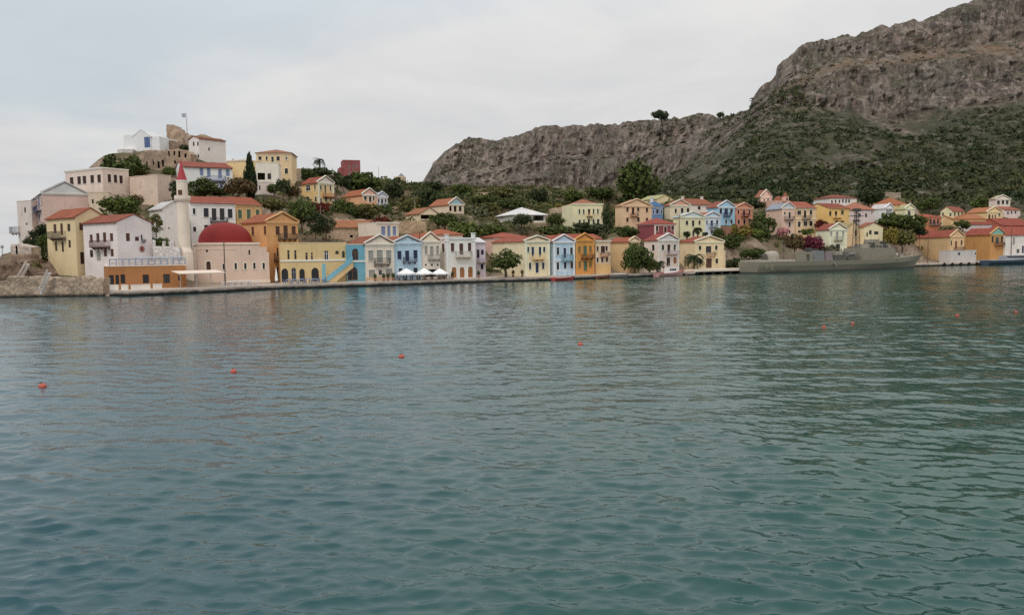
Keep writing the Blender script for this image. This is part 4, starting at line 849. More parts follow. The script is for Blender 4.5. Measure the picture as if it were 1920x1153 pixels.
masonry('garden_wall', 'pale dry-stone terrace wall on the slope left of the square cream house', 'wall', [(1030, 392, 400), (1052, 388, 397), (1072, 389, 398)], 246, .8, (184, 164, 134), .12, seed=15)
masonry('garden_wall', 'dry-stone terrace wall on the slope above the white tent-roof shed', 'wall', [(930, 366, 373), (958, 364, 371), (990, 366, 372)], 300, .8, (190, 168, 132), .12, seed=16)
masonry('garden_wall', 'brown retaining wall below the sky-blue and salmon houses', 'wall', [(1352, 424, 440), (1378, 428, 442), (1408, 432, 444)], 226, .8, (160, 112, 88), .12, seed=17)
masonry('garden_wall', 'low pale wall running along the slope between church and topmost white house', 'wall', [(1610, 366, 374), (1650, 360, 369), (1690, 362, 370)], 318, .8, (176, 160, 134), .15, seed=18)
# white diagonal stair ramps on the sea wall
for lab, (x0, y0, x1, y1, d) in (('narrow white stair ramp slanting down the left rock face', (52, 492, 36, 520, 131)), ('white stair ramp slanting down the front of the sea wall', (92, 508, 74, 548, 123.6))):
    a, b = P(x0, y0, d), P(x1, y1, d - .4); mb = MB(); nst = 14
    for i in range(nst):
        p = (b - a) * (i / nst); q = (b - a) * ((i + 1) / nst)
        mb.box(min(p.x, q.x), max(p.x, q.x) + .12, -.35, .3, q.z - .3, q.z)
    for i in (0, 1): mb.beam(Vector((0, -.4, .2)) , (b - a) + Vector((0, -.4, .2)), .1, .25)
    o = mb.build('stairs', stucco((222, 214, 204), .3)); o.location = a; tag(o, lab, 'stairs')
# ================================================================ mosque and minaret
def mosque():
    A, B = P(372, 530, 141.5), P(506, 528, 146.5); z = 1.0; A.z = B.z = z
    U = (B - A).normalized(); W = (B - A).length; N = Vector((-U.y, U.x, 0)); rz = math.atan2(U.y, U.x)
    root = empty('mosque', A, rz, 'pinkish cream mosque with shallow red dome and row of slit windows on the quay', 'mosque')
    CTRL.extend([(A + U * (W * a) + N * (12 * b)).to_tuple() for a in (0, .5, 1) for b in (0, .5, 1)]); FOOT.append((A, U, N, W, 12))
    def hit(x, y):
        r = ray(x, y); t = (A - CAMP).dot(N) / r.dot(N); p = CAMP + r * t - A; return p.dot(U), p.z
    H = hit(430, 456)[1]; mst = stucco((206, 182, 160), .5); D = 13
    ops = []
    for x, y, ww, hh, ar in ((391, 499, 8, 18, 2), (420, 500, 5, 11, 0), (442, 499, 4, 12, 1), (460, 499, 4, 12, 1), (477, 498.5, 4, 12, 1), (494.5, 498.5, 4, 12, 1), (388, 470.5, 4, 5, 1), (467.5, 473, 3, 9, 1)):
        u0, v0 = hit(x - ww / 2, y + hh / 2); u1, v1 = hit(x + ww / 2, y - hh / 2); ops.append((u0, u1, v0, v1, ar))
    X, Y = Vector((1, 0, 0)), Vector((0, 1, 0)); Z0 = Vector((0, 0, 0)); mb = MB()
    u2, _ = hit(484, 500); u3, h3 = hit(495, 463); h4 = hit(500, 473)[1]
    ins = [o for o in ops if o[3] < h4 - .1 or o[1] < u2]
    # stepped right end: three heights
    def blk(ua, ub, hh):
        oo = [(o[0] - ua, o[1] - ua, o[2], o[3], o[4]) for o in ops if o[0] >= ua and o[1] <= ub]
        wall_grid(mb, Vector((ua, 0, 0)), X, Y, ub - ua, -3, hh, oo, .3)
        mb.quad((ub, 0, -3), (ub, D, -3), (ub, D, hh), (ub, 0, hh)); mb.quad((ua, 0, hh), (ub, 0, hh), (ub, D, hh), (ua, D, hh)); mb.quad((ua, D, -3), (ub, D, -3), (ub, D, hh), (ua, D, hh))
    ua2, ub2 = hit(489, 470)[0], hit(499.5, 470)[0]
    blk(0, hit(487, 470)[0], H); blk(hit(487, 470)[0], hit(500, 470)[0], h3); blk(hit(500, 470)[0], W, h4)
    mb.quad((0, 0, -3), (0, D, -3), (0, D, H), (0, 0, H))
    mb.build('wall', mst, root)
    cb = MB(); ue = hit(487, 470)[0]; cb.box(-.12, ue + .08, -.14, -.002, H - .25, H + .1); cb.box(-.12, -.002, 0, D, H - .25, H + .1); cb.box(-.05, W * .55, -.07, -.002, H - 1.05, H - .95); cb.build('cornice', stucco((222, 202, 178), .4), root)
    pb = MB(); pb.box(hit(425, 525)[0], W + .05, -.12, -.002, 0, .55); pb.build('plinth', stucco((222, 206, 184), .4), root)
    for o in ops:
        place_opening(root, Z0, X, Y, o, 'w' if o[4] != 2 else 'd', 'D' if o[4] != 2 else 'B', trim=stucco((232, 214, 196), .2) if o[2] < 3.6 and o[1] - o[0] < .8 else None, rev=.3)
    uL, uR = hit(378, 454)[0], hit(478, 454)[0]; R = (uR - uL) / 2; uc = (uL + uR) / 2
    rc = D / 2; hd = P(428, 417, (A + U * uc + N * rc).y).z - z - H
    R = R * 1.05; c = MB(); prof = [(R + .12, H - .02), (R + .12, H + .2), (R, H + .2)]
    for k in range(15):
        a = math.pi / 2 * k / 14; prof.append((R * math.cos(a) ** .86, H + .2 + (hd - .2) * math.sin(a)))
    c.lathe(prof, 48, (uc, rc)); dm = NT('dome_paint'); a_ = alb((120, 38, 36), ds=0)
    dm.col(dm.mix(dm.noise(.5, 5), sc_(a_, .85), sc_(a_, 1.1))); dm.rough(.7); c.build('dome', dm.m, root)
    # rain-washed ledge lines on the wall
    return root
mosque()
def minaret():
    A = P(347, 492, 139.5); A.z = 1.2
    root = empty('minaret', A, 0, 'slender cream minaret with pointed red cone beside the red-domed mosque', 'minaret')
    CTRL.append(A.to_tuple()); FOOT.append((A - Vector((1.5, 1.5, 0)), Vector((1, 0, 0)), Vector((0, 1, 0)), 3, 3))
    z = lambda y: P(347, y, 139.5).z - A.z; pxm = 139.5 / FPX
    st = stucco((222, 206, 184), .5); m = MB()
    m.lathe([(15 * pxm, -2), (15 * pxm, z(490)), (14.5 * pxm, z(473)), (10.9 * pxm, z(464)), (10.6 * pxm, z(380))], 16, smooth=False); m.build('shaft', st, root)
    b = MB(); b.lathe([(10.6 * pxm, z(380)), (13.6 * pxm, z(376)), (14.5 * pxm, z(373)), (14.5 * pxm, z(371)), (13.6 * pxm, z(371)), (13.6 * pxm, z(372.5)), (9.8 * pxm, z(372.5))], 16, smooth=False)
    bo = b.build('gallery', st, root); r = MB(); r.lathe([(14.2 * pxm, z(371)), (14.2 * pxm, z(367)), (13.7 * pxm, z(367)), (13.7 * pxm, z(371))], 16, smooth=False); r.build('parapet', st, bo)
    t = MB(); t.lathe([(9.8 * pxm, z(373)), (9.6 * pxm, z(341))], 16, smooth=False); t.build('turret', st, root)
    tr = MB(); tr.lathe([(9.6 * pxm, z(341)), (10.3 * pxm, z(340.5)), (10.3 * pxm, z(338.5)), (9 * pxm, z(338.5))], 16, smooth=False); tr.build('cornice', stucco((232, 222, 206), .1), root)
    c = MB(); c.lathe([(9.3 * pxm, z(338.5)), (4.6 * pxm, z(320)), (.8 * pxm, z(303)), (.2 * pxm, z(299))], 16, smooth=False)
    c.build('spire', plain('red_lead_paint', (168, 46, 52), .6), root)
    k = MB(); k.box(-.35, .35, -9.9 * pxm, -9.5 * pxm, z(371), z(357)); k.build('door', pal('B'), root)
minaret()
def domed_church():
    root, q = house('small pink domed church with stub bell tower right of the pointed peach church', 1453, 1482, 391, 377, dl=296, dr=300, D=8, roof='flat', col=(214, 170, 150), cap=(222, 184, 164), win='1460 383 3 6 W D;1475 383 3 6 W D', name='church', cat='church')
    k = 298 / FPX; W, D, H = q['W'], q['D'], q['H']; m = MB(); uc = W * .74; R = 7 * k
    m.lathe([(R, H - .4), (R, H + .7)] + [(R * math.cos(a), H + .7 + R * .95 * math.sin(a)) for a in np.linspace(0, math.pi / 2, 8)], 18, (uc, D * .5)); m.build('dome', roofmat((176, 100, 82)), root)
    t = MB(); x0, x1 = W + .03, W + 9 * k; z1 = H + 9.5 * k
    t.box(x0, x1, D * .3, D * .3 + 9 * k, -7, z1); t.build('bell_tower', stucco((214, 176, 156), .7), root)
    o = MB(); xm = (x0 + x1) / 2; o.box(xm - .4, xm + .4, D * .3 - .03, D * .3 - .002, z1 - 1.7, z1 - .4); o.build('belfry_shade_panel', pal('D'), root)  # solid panel, its dark colour stands in for the shade inside a belfry opening
    c = MB(); c.lathe([(5.2 * k, z1), (3.2 * k, z1 + 1.0), (.05, z1 + 1.6)], 12, (xm, D * .3 + 4.5 * k)); c.build('roof', roofmat((176, 100, 82)), root)
domed_church()
# ================================================================ windmill stump
def windmill():
    A = P(750, 347, 300); root = empty('windmill', A, 0, 'round cream windmill tower with small grey cone cap on the ridge', 'windmill'); CTRL.append(A.to_tuple())
    k = 300 / FPX; z = lambda y: P(750, y, 300).z - A.z
    m = MB(); m.lathe([(12 * k, -3), (11.6 * k, z(345)), (11 * k, z(333)), (10.6 * k, z(332)), (0.1, z(332))], 20); m.build('wall', stonemat((206, 186, 142)), root)
    c = MB(); c.lathe([(6.4 * k, z(333)), (6.2 * k, z(331.5)), (3 * k, z(328)), (.2 * k, z(325))], 16, (3 * k, -2 * k), smooth=False); c.build('roof', plain('slate', (120, 122, 124), .8), root)
    d = MB(); d.box(-.4, .5, -11.75 * k, -11.2 * k, .5, 2.6); d.build('door', pal('D'), root)
windmill()
# ================================================================ flag on the castle
def flag():
    A = P(351, 252, 221); root = empty('flagpole', A, 0, 'thin grey flagpole with blue and white striped flag rising above the castle ruin', 'flag')
    k = 221 / FPX; z = lambda y: P(351, y, 221).z - A.z
    m = MB(); m.tube([(0, 0, -2), (-.02, 0, z(232)), (-.1, 0, z(211))], [.11, .09, .06], 8); m.build('pole', plain('grey_paint', (150, 152, 156), .5), root)
    bl, wh = MB(), MB(); L, Ht = 1.35, .98; zt = z(212.3); n = 10
    w_ = lambda u: Vector((-.12 - u * L * .8, .22 * math.sin(u * 5) , -.25 * u * u - .1 * math.sin(u * 4)))
    for s in range(9):
        tgt = bl if s % 2 == 0 else wh
        for i in range(n):
            a, b = w_(i / n), w_((i + 1) / n); z0, z1 = zt - Ht * s / 9, zt - Ht * (s + 1) / 9
            if s < 5 and i < 4: q = bl if not (s == 2 or i == 1.0) else wh
            else: q = tgt
            e = Vector((0, .02, 0))
            q.prism([a + Vector((0, 0, z1)), b + Vector((0, 0, z1)), b + Vector((0, 0, z0)), a + Vector((0, 0, z0))], None, e)
    f = bl.build('flag', plain('blue_cloth', (96, 112, 150), .8), root); wh.build('stripes', plain('white_cloth', (214, 216, 220), .8), f)
flag()
def wall_ornaments():
    root, q = WH; A, U, N, W, D = q['A'], q['U'], q['N'], q['W'], q['D']; O = A + U * W
    def sp(x, y):
        r = ray(x, y); t = (O - CAMP).dot(U) / r.dot(U); p = CAMP + r * t - A; return p.dot(N), p.z
    y, z = sp(266, 467); m = MB()
    for k in range(8):
        a = math.pi * k / 8; m.beam((W + .05, y - .55 * math.cos(a), z - .55 * math.sin(a)), (W + .05, y + .55 * math.cos(a), z + .55 * math.sin(a)), .09, .05)
    m.build('star_ornament', plain('rust_red_paint', (150, 72, 66), .6), root)
    y, z = sp(266, 448); m = MB(); m.lathe([(.02, -.05), (.25, -.02), (.45, .08), (.44, .1), (.24, 0), (.02, -.03)], 14); d = m.build('satellite_dish', plain('dark_grey_dish', (92, 90, 92), .5), root); d.location = (W + .6, y, z - .5); d.rotation_euler = (.9, .5, 0)
    a = MB(); a.beam((W - .02, y, z - .3), (W + .6, y, z - .52), .06); a.beam((W + .03, y, z - .3), (W + .03, y - .1, z + .7), .22, .1); a.build('dish_arm', pal('K'), root)
wall_ornaments()
# ================================================================ poles
def pole(label, x, yb, yt, d, r=.09, rgb=(96, 88, 80), arm=None, lamp=False, name='utility_pole', cat='pole', zb=None):
    A = P(x, yb, d)
    if zb is not None: A.z = zb
    root = empty(name, A, 0, label, cat); h = P(x, yt, d).z - A.z; m = MB()
    m.tube([(0, 0, -1), (0, 0, h * .5), (0, 0, h)], [r, r * .85, r * .6], 8); m.build('pole', plain('weathered_pole', rgb, .8), root)
    if arm: b = MB(); b.beam((-arm, 0, h - .35), (arm, 0, h - .35), .09); b.build('crossarm', plain('weathered_pole', rgb, .8), root)
    if lamp:
        l = MB(); l.lathe([(.05, h), (.2, h + .1), (.26, h + .45), (.1, h + .6), (.02, h + .62)], 10); l.build('lantern', plain('lantern_glass', (150, 156, 160), .3), root)
pole('tall dark lamp post standing before the red-domed mosque', 422.5, 531, 452, 138, .13, (98, 84, 72))
pole('dark pole between the light blue and narrow cream houses', 788.5, 527, 436, 159.5, .1, (70, 62, 58))
pole('wooden pole in front of the long yellow house on the right quay', 1739.5, 489, 430, 252, .15, (120, 84, 60))
pole('brown pole before the white house at the right edge', 1895.5, 480, 428, 266, .16, (110, 74, 66))
pole('leaning brown pole with crossarm by the pale cream-green house', 1273.5, 445, 402, 206, .12, (110, 96, 76), arm=.9)
pole('thin grey pole standing alone on the skyline right of the dark red ruin', 710.5, 345, 313, 300, .1, (150, 150, 152))
pole('small lamp post at the very tip of the headland', 5.5, 492, 466, 136, .07, (110, 110, 114), lamp=True, name='lamp_post', cat='lamp post')
pole('slim pole in front of the shrubs below the bright yellow house', 602, 432, 385, 186, .07, (140, 134, 124))
pole('slim pole above the half-ruined cream house', 778, 396, 366, 212, .07, (140, 134, 124))
pole('tall thin pole beside the square cream house', 1132, 424, 372, 226, .07, (150, 132, 104))
pole('brown pole against the yellow wall, left of the wooden pole', 1723.5, 487, 444, 251.6, .1, (130, 92, 64))
# ================================================================ waterfront furniture
def at_quay(x, sb):   # point on the quay and its heading
    d = qd(x) + sb; a, b = P(x, 500, d), P(x + 10, 500, qd(x + 10) + sb); a.z = QUAYZ + .05 + sb * .012
    return a, math.atan2(b.y - a.y, b.x - a.x)
def parasol(label, x, sb, wpx, y_top, y_rim, group=None):
    a, rz = at_quay(x, sb); root = empty('parasol', a, rz, label, 'parasol', group); k = a.y / FPX; R = wpx * k / 2
    zt, zr = P(x, y_top, a.y).z - a.z, P(x, y_rim, a.y).z - a.z
    m = MB(); m.tube([(0, 0, 0), (0, 0, zt - .08)], [.03, .03], 8); m.lathe([(.28, 0), (.28, .08), (.05, .12)], 10); m.build('pole', pal('S'), root)
    c = MB(); n = 8; rim = []; 
    for q in range(n * 2):
        an = math.pi * 2 * q / (n * 2); rr = R * (1.0 if q % 2 == 0 else .955); rim.append((rr * math.cos(an), rr * math.sin(an), zr + (0 if q % 2 == 0 else .06)))
    mid = [(p[0] * .5, p[1] * .5, zr + (zt - zr) * .55) for p in rim]; lowr = [(p[0], p[1], p[2] - .22) for p in rim]; N = n * 2
    c.add([(0, 0, zt)] + mid + rim + lowr, [(0, 1 + i, 1 + (i + 1) % N) for i in range(N)] + [(1 + i, 1 + N + i, 1 + N + (i + 1) % N, 1 + (i + 1) % N) for i in range(N)] + [(1 + N + i, 1 + 2 * N + i, 1 + 2 * N + (i + 1) % N, 1 + N + (i + 1) % N) for i in range(N)])
    c.build('canopy', plain('white_canvas', (236, 236, 236), .8, .03), root)
    r = MB()
    for q in range(n): an = math.pi * 2 * q / n; r.beam((0, 0, zr - .1), (R * .6 * math.cos(an), R * .6 * math.sin(an), zr + (zt - zr) * .38), .025)
    r.build('ribs', pal('S'), root)
parasol('left white parasol before the light blue house', 761.5, 2.2, 37, 503, 513)
parasol('middle white parasol between the light blue and narrow cream houses', 795, 2.2, 35, 502.5, 513)
parasol('right white parasol beside the arched brown doors', 824.5, 2.2, 33, 503, 513)
def closed_parasol():
    a, rz = at_quay(517.5, 3.2); root = empty('folded_parasol', a, 0, 'folded white parasol at the left end of the arcade', 'parasol'); k = a.y / FPX
    m = MB(); m.lathe([(.35, 0), (.35, .1), (.04, .14), (.04, .5)], 10); m.build('stand', pal('S'), root)
    c = MB(); c.lathe([(.3, .55), (.27, .8), (.21, 1.5), (.13, 2.2), (.05, 2.75), (.01, 2.9)], 12); c.build('canopy', plain('white_canvas', (236, 236, 236), .8, .03), root)
closed_parasol()
PROTO = {}
def copy_thing(src, loc, rz, label):
    r = src.copy(); COL.objects.link(r); r.location = loc; r.rotation_euler = (0, 0, rz); r['label'] = label
    for ch in list(src.children):
        c = ch.copy(); COL.objects.link(c); c.parent = r
        for g in ch.children:
            d = g.copy(); COL.objects.link(d); d.parent = c
    return r
def make_table(rgb):
    root = empty('cafe_table', (0, 0, 0), 0, '', 'table'); m = MB(); m.box(-.42, .42, -.42, .42, .70, .74); m.build('tabletop', plain('table_paint', rgb, .5), root)
    for sx in (-1, 1):
        for sy in (-1, 1): l = MB(); l.box(sx * .36 - .025, sx * .36 + .025, sy * .36 - .025, sy * .36 + .025, 0, .70); l.build('leg', plain('table_paint', rgb, .5), root)
    return root
def make_chair(rgb):
    root = empty('cafe_chair', (0, 0, 0), 0, '', 'chair'); mt = plain('chair_paint', rgb, .5)
    m = MB(); m.box(-.22, .22, -.22, .22, .43, .47); m.build('seat', mt, root)
    b = MB(); b.box(-.22, -.18, .18, .22, .47, .92); b.box(.18, .22, .18, .22, .47, .92)
    for z in (.6, .72, .84): b.box(-.18, .18, .185, .215, z, z + .07)
    b.build('backrest', mt, root)
    for sx in (-1, 1):
        for sy in (-1, 1): l = MB(); l.box(sx * .19 - .02, sx * .19 + .02, sy * .19 - .02, sy * .19 + .02, 0, .43); l.build('leg', mt, root)
    return root
def cafe(spots, trgb, crgb, tl, cl, gt, gc):
    t0, c0 = None, None
    for i, (x, sb) in enumerate(spots):
        a, rz = at_quay(x, sb)
        if t0 is None: t0 = make_table(trgb); t0.location = a; t0.rotation_euler = (0, 0, rz); t0['label'] = tl; t0['group'] = gt
        else: copy_thing(t0, a, rz, tl)
        for s in (-1, 1):
            o = Vector((math.cos(rz), math.sin(rz), 0)) * (.72 * s)
            if c0 is None: c0 = make_chair(crgb); c0.location = a + o; c0.rotation_euler = (0, 0, rz - s * math.pi / 2); c0['label'] = cl; c0['group'] = gc
            else: copy_thing(c0, a + o, rz - s * math.pi / 2, cl)
cafe([(x, sb) for x in (540, 552, 564, 577, 589, 600) for sb in (1.6, 3.4)], (150, 168, 192), (84, 110, 150), 'pale blue cafe table on the quay before the arcade', 'blue chair on the quay before the arcade', 'tables before the arcade', 'chairs before the arcade')
cafe([(x, sb) for x in (753, 765, 778, 790, 803, 816, 829, 838) for sb in (1.1, 2.9)], (84, 62, 60), (66, 46, 50), 'dark cafe table under the white parasols', 'dark chair under the white parasols', 'tables under the parasols', 'chairs under the parasols')
cafe([(x, sb) for x in (425, 437, 449, 461, 474) for sb in (1.2,)], (206, 204, 200), (196, 198, 202), 'pale table on the quay before the mosque', 'pale chair on the quay before the mosque', 'tables before the mosque', 'chairs before the mosque')
# awning on posts left of the mosque
def awning():
    a, rz = at_quay(335, 2.6); b, _ = at_quay(421, 2.6); root = empty('awning', a, math.atan2(b.y - a.y, b.x - a.x), 'long cream canvas awning on thin posts beside the orange restaurant', 'awning'); L = (b - a).length
    z0, z1 = P(345, 513, a.y).z - a.z, P(380, 509, a.y).z - a.z
    m = MB(); m.add([(0, -.2, z0 - .1), (L, -.2, z0 - .1), (L, 3.0, z1 + .02), (0, 3.0, z1 + .02), (0, -.2, z0 + .02), (L, -.2, z0 + .02), (L, 3.0, z1 + .12), (0, 3.0, z1 + .12)],
                    [(3, 2, 1, 0), (4, 5, 6, 7), (0, 1, 5, 4), (1, 2, 6, 5), (2, 3, 7, 6), (3, 0, 4, 7)]); m.build('canopy', plain('cream_canvas', (208, 194, 174), .8), root)
    for f in (.02, .36, .68, .98):
        p = MB(); p.box(L * f - .04, L * f + .04, -.08, .0, 0, z0 - .1); p.build('post', pal('S'), root)
awning()
def low_walls():
    labs = ['leftmost white section of low terrace wall before the restaurant', 'short cream section of low terrace wall before the restaurant windows', 'longest white section of low terrace wall under the square restaurant window', 'white section of low terrace wall left of the restaurant door']
    for lab, (x0, x1) in zip(labs, ((205, 221), (227, 239), (246, 282), (288, 304))):
        a, b = P(x0, 540, qd(x0) + 1.6), P(x1, 540, qd(x1) + 1.6); a.z = b.z = QUAYZ + .07; rz = math.atan2(b.y - a.y, b.x - a.x); L = (b - a).length
        m = MB(); m.box(0, L, 0, .22, 0, .78); m.box(-.03, L + .03, -.03, .25, .78, .86); o = m.build('low_wall', stucco((226, 212, 200), .4)); o.location = a; o.rotation_euler = (0, 0, rz); tag(o, lab, 'low wall')
low_walls()
def roof_railing():
    a, b = P(205, 499, 128), P(349, 499, 134); z = P(277, 499, 131).z; a.z = b.z = z + .12; rz = math.atan2(b.y - a.y, b.x - a.x); L = (b - a).length
    root = empty('roof_railing', a, rz, 'blue-grey railing with white panels along the orange restaurant roof', 'railing'); m = MB(); h = .95
    n = 12
    for i in range(n + 1): x = (L - .16) * i / n; m.box(x, x + .16, .1, .26, 0, h)
    m.box(0, L, .1, .26, h, h + .16); m.build('frame', plain('blue_grey_paint', (128, 146, 170), .6), root)
    for i in range(n): p = MB(); x = (L - .16) * i / n + .16; p.box(x + .1, x + (L - .16) / n - .28, .15, .2, .2, h - .3); p.build('panel', pal('y') if False else stucco((196, 188, 182), .5), root)
    bx = P(247, 489, 131.5); u = (bx - a).length; s = MB(); s.box(u, L, 1.2, 3.6, h + .35, h + .5)
    for xx in (u + .1, (u + L) / 2, L - .2): s.box(xx, xx + .1, 1.3, 1.4, 0, h + .35); s.box(xx, xx + .1, 3.4, 3.5, 0, h + .35)
    s.build('shade_frame', plain('pale_blue_paint', (186, 200, 208), .6), root)
roof_railing()
def stairs_arcade():
    a, b = P(613, 531, 147.6), P(662, 490, 150.4); a.z = QUAYZ + .1
    root = empty('outside_stairs', a, math.atan2(b.y - a.y, b.x - a.x), 'turquoise outside staircase rising along the yellow arcaded building', 'stairs'); L = math.hypot(b.x - a.x, b.y - a.y); Hh = b.z - a.z; n = 16
    m = MB()
    for i in range(n): m.box(L * i / n, L * (i + 1) / n, 0, 1.1, max(Hh * (i + 1) / n - 1.3, 0) if i > 5 else 0, Hh * (i + 1) / n)
    m.build('steps', stucco((206, 178, 116), .4), root)
    r = MB(); t = .16
    r.add([(0, -.1, 0), (L * .98, -.1, Hh - .1), (L * .98, -.1, Hh + .9), (0, -.1, 1.0), (0, -.1 + t, 0), (L * .98, -.1 + t, Hh - .1), (L * .98, -.1 + t, Hh + .9), (0, -.1 + t, 1.0)], [(0, 1, 2, 3), (7, 6, 5, 4), (0, 4, 5, 1), (1, 5, 6, 2), (2, 6, 7, 3), (3, 7, 4, 0)])
    r.build('parapet', stucco((104, 176, 196), .3), root)
    p = MB(); p.box(-.75, -.2, -.15, .35, 0, 3.4); p.build('pillar', stucco((112, 180, 190), .3), root)
stairs_arcade()
POT = None
for i, (x, sb) in enumerate(((703, 2.6), (719, 2.7), (727, 2.4), (737, 2.7), (848, 3.0), (897, 3.2), (962, 2.8), (979, 3.0))):
    a, rz = at_quay(x, sb); lab = 'small dark potted plant standing on the quay before the house fronts'
    if POT is None:
        POT = empty('potted_plant', a, 0, lab, 'plant', 'potted plants along the quay'); m = MB(); m.lathe([(.01, 0), (.2, 0), (.28, .42), (.24, .42), (.22, .36), (.01, .36)], 12); m.build('pot', plain('terracotta_pot', (150, 92, 66), .8), POT)
        rg = np.random.default_rng(8); n = 220; d = rg.normal(size=(n, 3)); d /= np.linalg.norm(d, axis=1, keepdims=True); p = np.array([0, 0, .95]) + d * np.array([.42, .42, .58]) * rg.uniform(.4, 1, (n, 1)); t = np.cross(d, rg.normal(size=d.shape)); t /= np.linalg.norm(t, axis=1, keepdims=True); b = np.cross(d, t) * .06; t = t * .1
        link('foliage', np_mesh('foliage', np.stack([p - t, p + b, p + t, p - b], 1).reshape(-1, 3), np.arange(4 * n).reshape(-1, 4)), leafmat('leaves', (66, 80, 46)), POT)
    else: copy_thing(POT, a, i * 1.3, lab)
# ================================================================ boats
def hull_mesh(mb, L, Bm, hs, hb, sheer=.25, n=14, fl=.6):
    """stern at x=0, bow at x=L; freeboard hs at stern, hb at bow."""
    rows = []
    for i in range(n + 1):
        t = i / n; w = Bm / 2 * (1 - max(0, (t - .45) / .55) ** 2.2) * (.88 + .12 * min(t / .3, 1)); z1 = hs + (hb - hs) * t ** 2.2 - sheer * math.sin(math.pi * t) * .3
        x = L * t; rake = max(0, t - .8) / .2 * L * .05
        w = max(w, .02); sec = [(x - rake * 2, -w * .25, -.5), (x - rake, -w * fl, -.05), (x, -w * .95, z1 * .6), (x + rake, -w, z1), (x + rake, w, z1), (x, w * .95, z1 * .6), (x - rake, w * fl, -.05), (x - rake * 2, w * .25, -.5)]
        rows.append(sec)
    vs = [p for r in rows for p in r]; k = 8; fs = []
    for i in range(n):
        for j in range(k - 1): fs.append((i * k + j, (i + 1) * k + j, (i + 1) * k + j + 1, i * k + j + 1))
    fs.append(list(range(k))); fs.append([n * k + j for j in range(k - 1, -1, -1)])
    mb.add(vs, fs); return rows
def boat(label, x0, x1, off, hullc, decks, hs, hb, Bm, cabin=None, cabc='W', mast=None, name='motorboat', canopy=None):
    a, b = P(x0, 515, qd(x0) - off), P(x1, 515, qd(x1) - off); a.z = b.z = 0
    L = (b - a).length; root = empty(name, a, math.atan2(b.y - a.y, b.x - a.x), label, 'boat')
    m = MB(); rows = hull_mesh(m, L, Bm, hs, hb); m.build('hull', plain('boat_paint', hullc, .35), root)
    g = MB()
    for s in (3, 4):
        pts = [Vector(r[s]) for r in rows]
        for p, q in zip(pts, pts[1:]): g.beam(p + Vector((0, 0, .03)), q + Vector((0, 0, .03)), .1, .12)
    g.build('gunwale', plain('boat_trim', decks, .5), root)
    if cabin:
        c0, c1, ch = cabin; z = hs * .9; w = Bm * .32; c = MB()
        c.add([(L * c0, -w, z), (L * c1, -w * .85, z), (L * c1, w * .85, z), (L * c0, w, z), (L * c0 + .1, -w * .9, z + ch), (L * c1 - .45, -w * .75, z + ch), (L * c1 - .45, w * .75, z + ch), (L * c0 + .1, w * .9, z + ch)],
              [(3, 2, 1, 0), (4, 5, 6, 7), (0, 1, 5, 4), (1, 2, 6, 5), (2, 3, 7, 6), (3, 0, 4, 7)]); cc = c.build('cabin', pal(cabc), root)
        wn_ = MB(); n = 3
        for i in range(n):
            xa = L * c0 + .25 + (L * (c1 - c0) - 1.1) * i / n; xb = xa + (L * (c1 - c0) - 1.1) / n - .15
            if xb > xa: wn_.quad((xa, -w * .935 - .01, z + ch * .5), (xb, -w * .925 - .01, z + ch * .5), (xb, -w * .9 - .01, z + ch * .85), (xa, -w * .915 - .01, z + ch * .85))
        wn_.quad((L * c1 - .18, -w * .7, z + ch * .4), (L * c1 - .18, w * .7, z + ch * .4), (L * c1 - .36, w * .65, z + ch * .9), (L * c1 - .36, -w * .65, z + ch * .9)); wn_.build('windscreen', GLASS, cc)
    if mast:
        mm = MB(); mm.tube([(L * mast[0], 0, hs * .5), (L * mast[0], 0, hs + mast[1])], [.05, .03], 6); mm.build('mast', pal('S'), root)
    if canopy:
        cm = MB(); u0, u1, hh = canopy
        cm.box(L * u0, L * u1, -Bm * .42, Bm * .42, hs + hh, hs + hh + .07); cp = cm.build('canopy', pal('W'), root)
        st = MB()
        for xx in (L * u0 + .05, L * u1 - .1):
            for yy in (-Bm * .4, Bm * .38): st.box(xx, xx + .04, yy, yy + .04, hs * .8, hs + hh)
        st.build('canopy_post', pal('S'), cp)
    return root
boat('small red boat with white stripe moored in front of the light blue house', 1037, 1076, 1.6, (176, 62, 58), (214, 206, 200), .65, 1.0, 1.9, canopy=(.3, .8, 1.3), mast=(.2, 1.3))
boat('pink-red and white motorboat with white cabin and dark windscreen at the quay', 1230, 1281, 2.0, (198, 150, 146), (170, 84, 80), .7, 1.3, 2.4, cabin=(.38, .74, 1.3), mast=(.45, 2.2))
boat('brown wooden rowing boat moored below the pinkish cream house', 1119, 1142, 1.0, (120, 74, 48), (92, 66, 46), .5, .8, 1.5, name='rowing_boat')
boat('grey covered dinghy moored left of the large waterfront tree', 1145, 1177, 1.0, (112, 106, 102), (140, 136, 130), .6, .85, 1.7, canopy=(.15, .85, .25), name='dinghy')
boat('tiny dark dinghy between the motorboat and the white landing stage', 1287, 1303, 1.2, (120, 100, 88), (190, 180, 170), .4, .6, 1.3, name='dinghy')
boat('grey-blue coast guard boat lying at the right edge of the picture', 1846, 1960, 3.0, (62, 80, 98), (186, 194, 202), 1.5, 2.4, 4.4, cabin=(.28, .62, 1.6), cabc='S', mast=(.5, 4.0), name='patrol_boat')
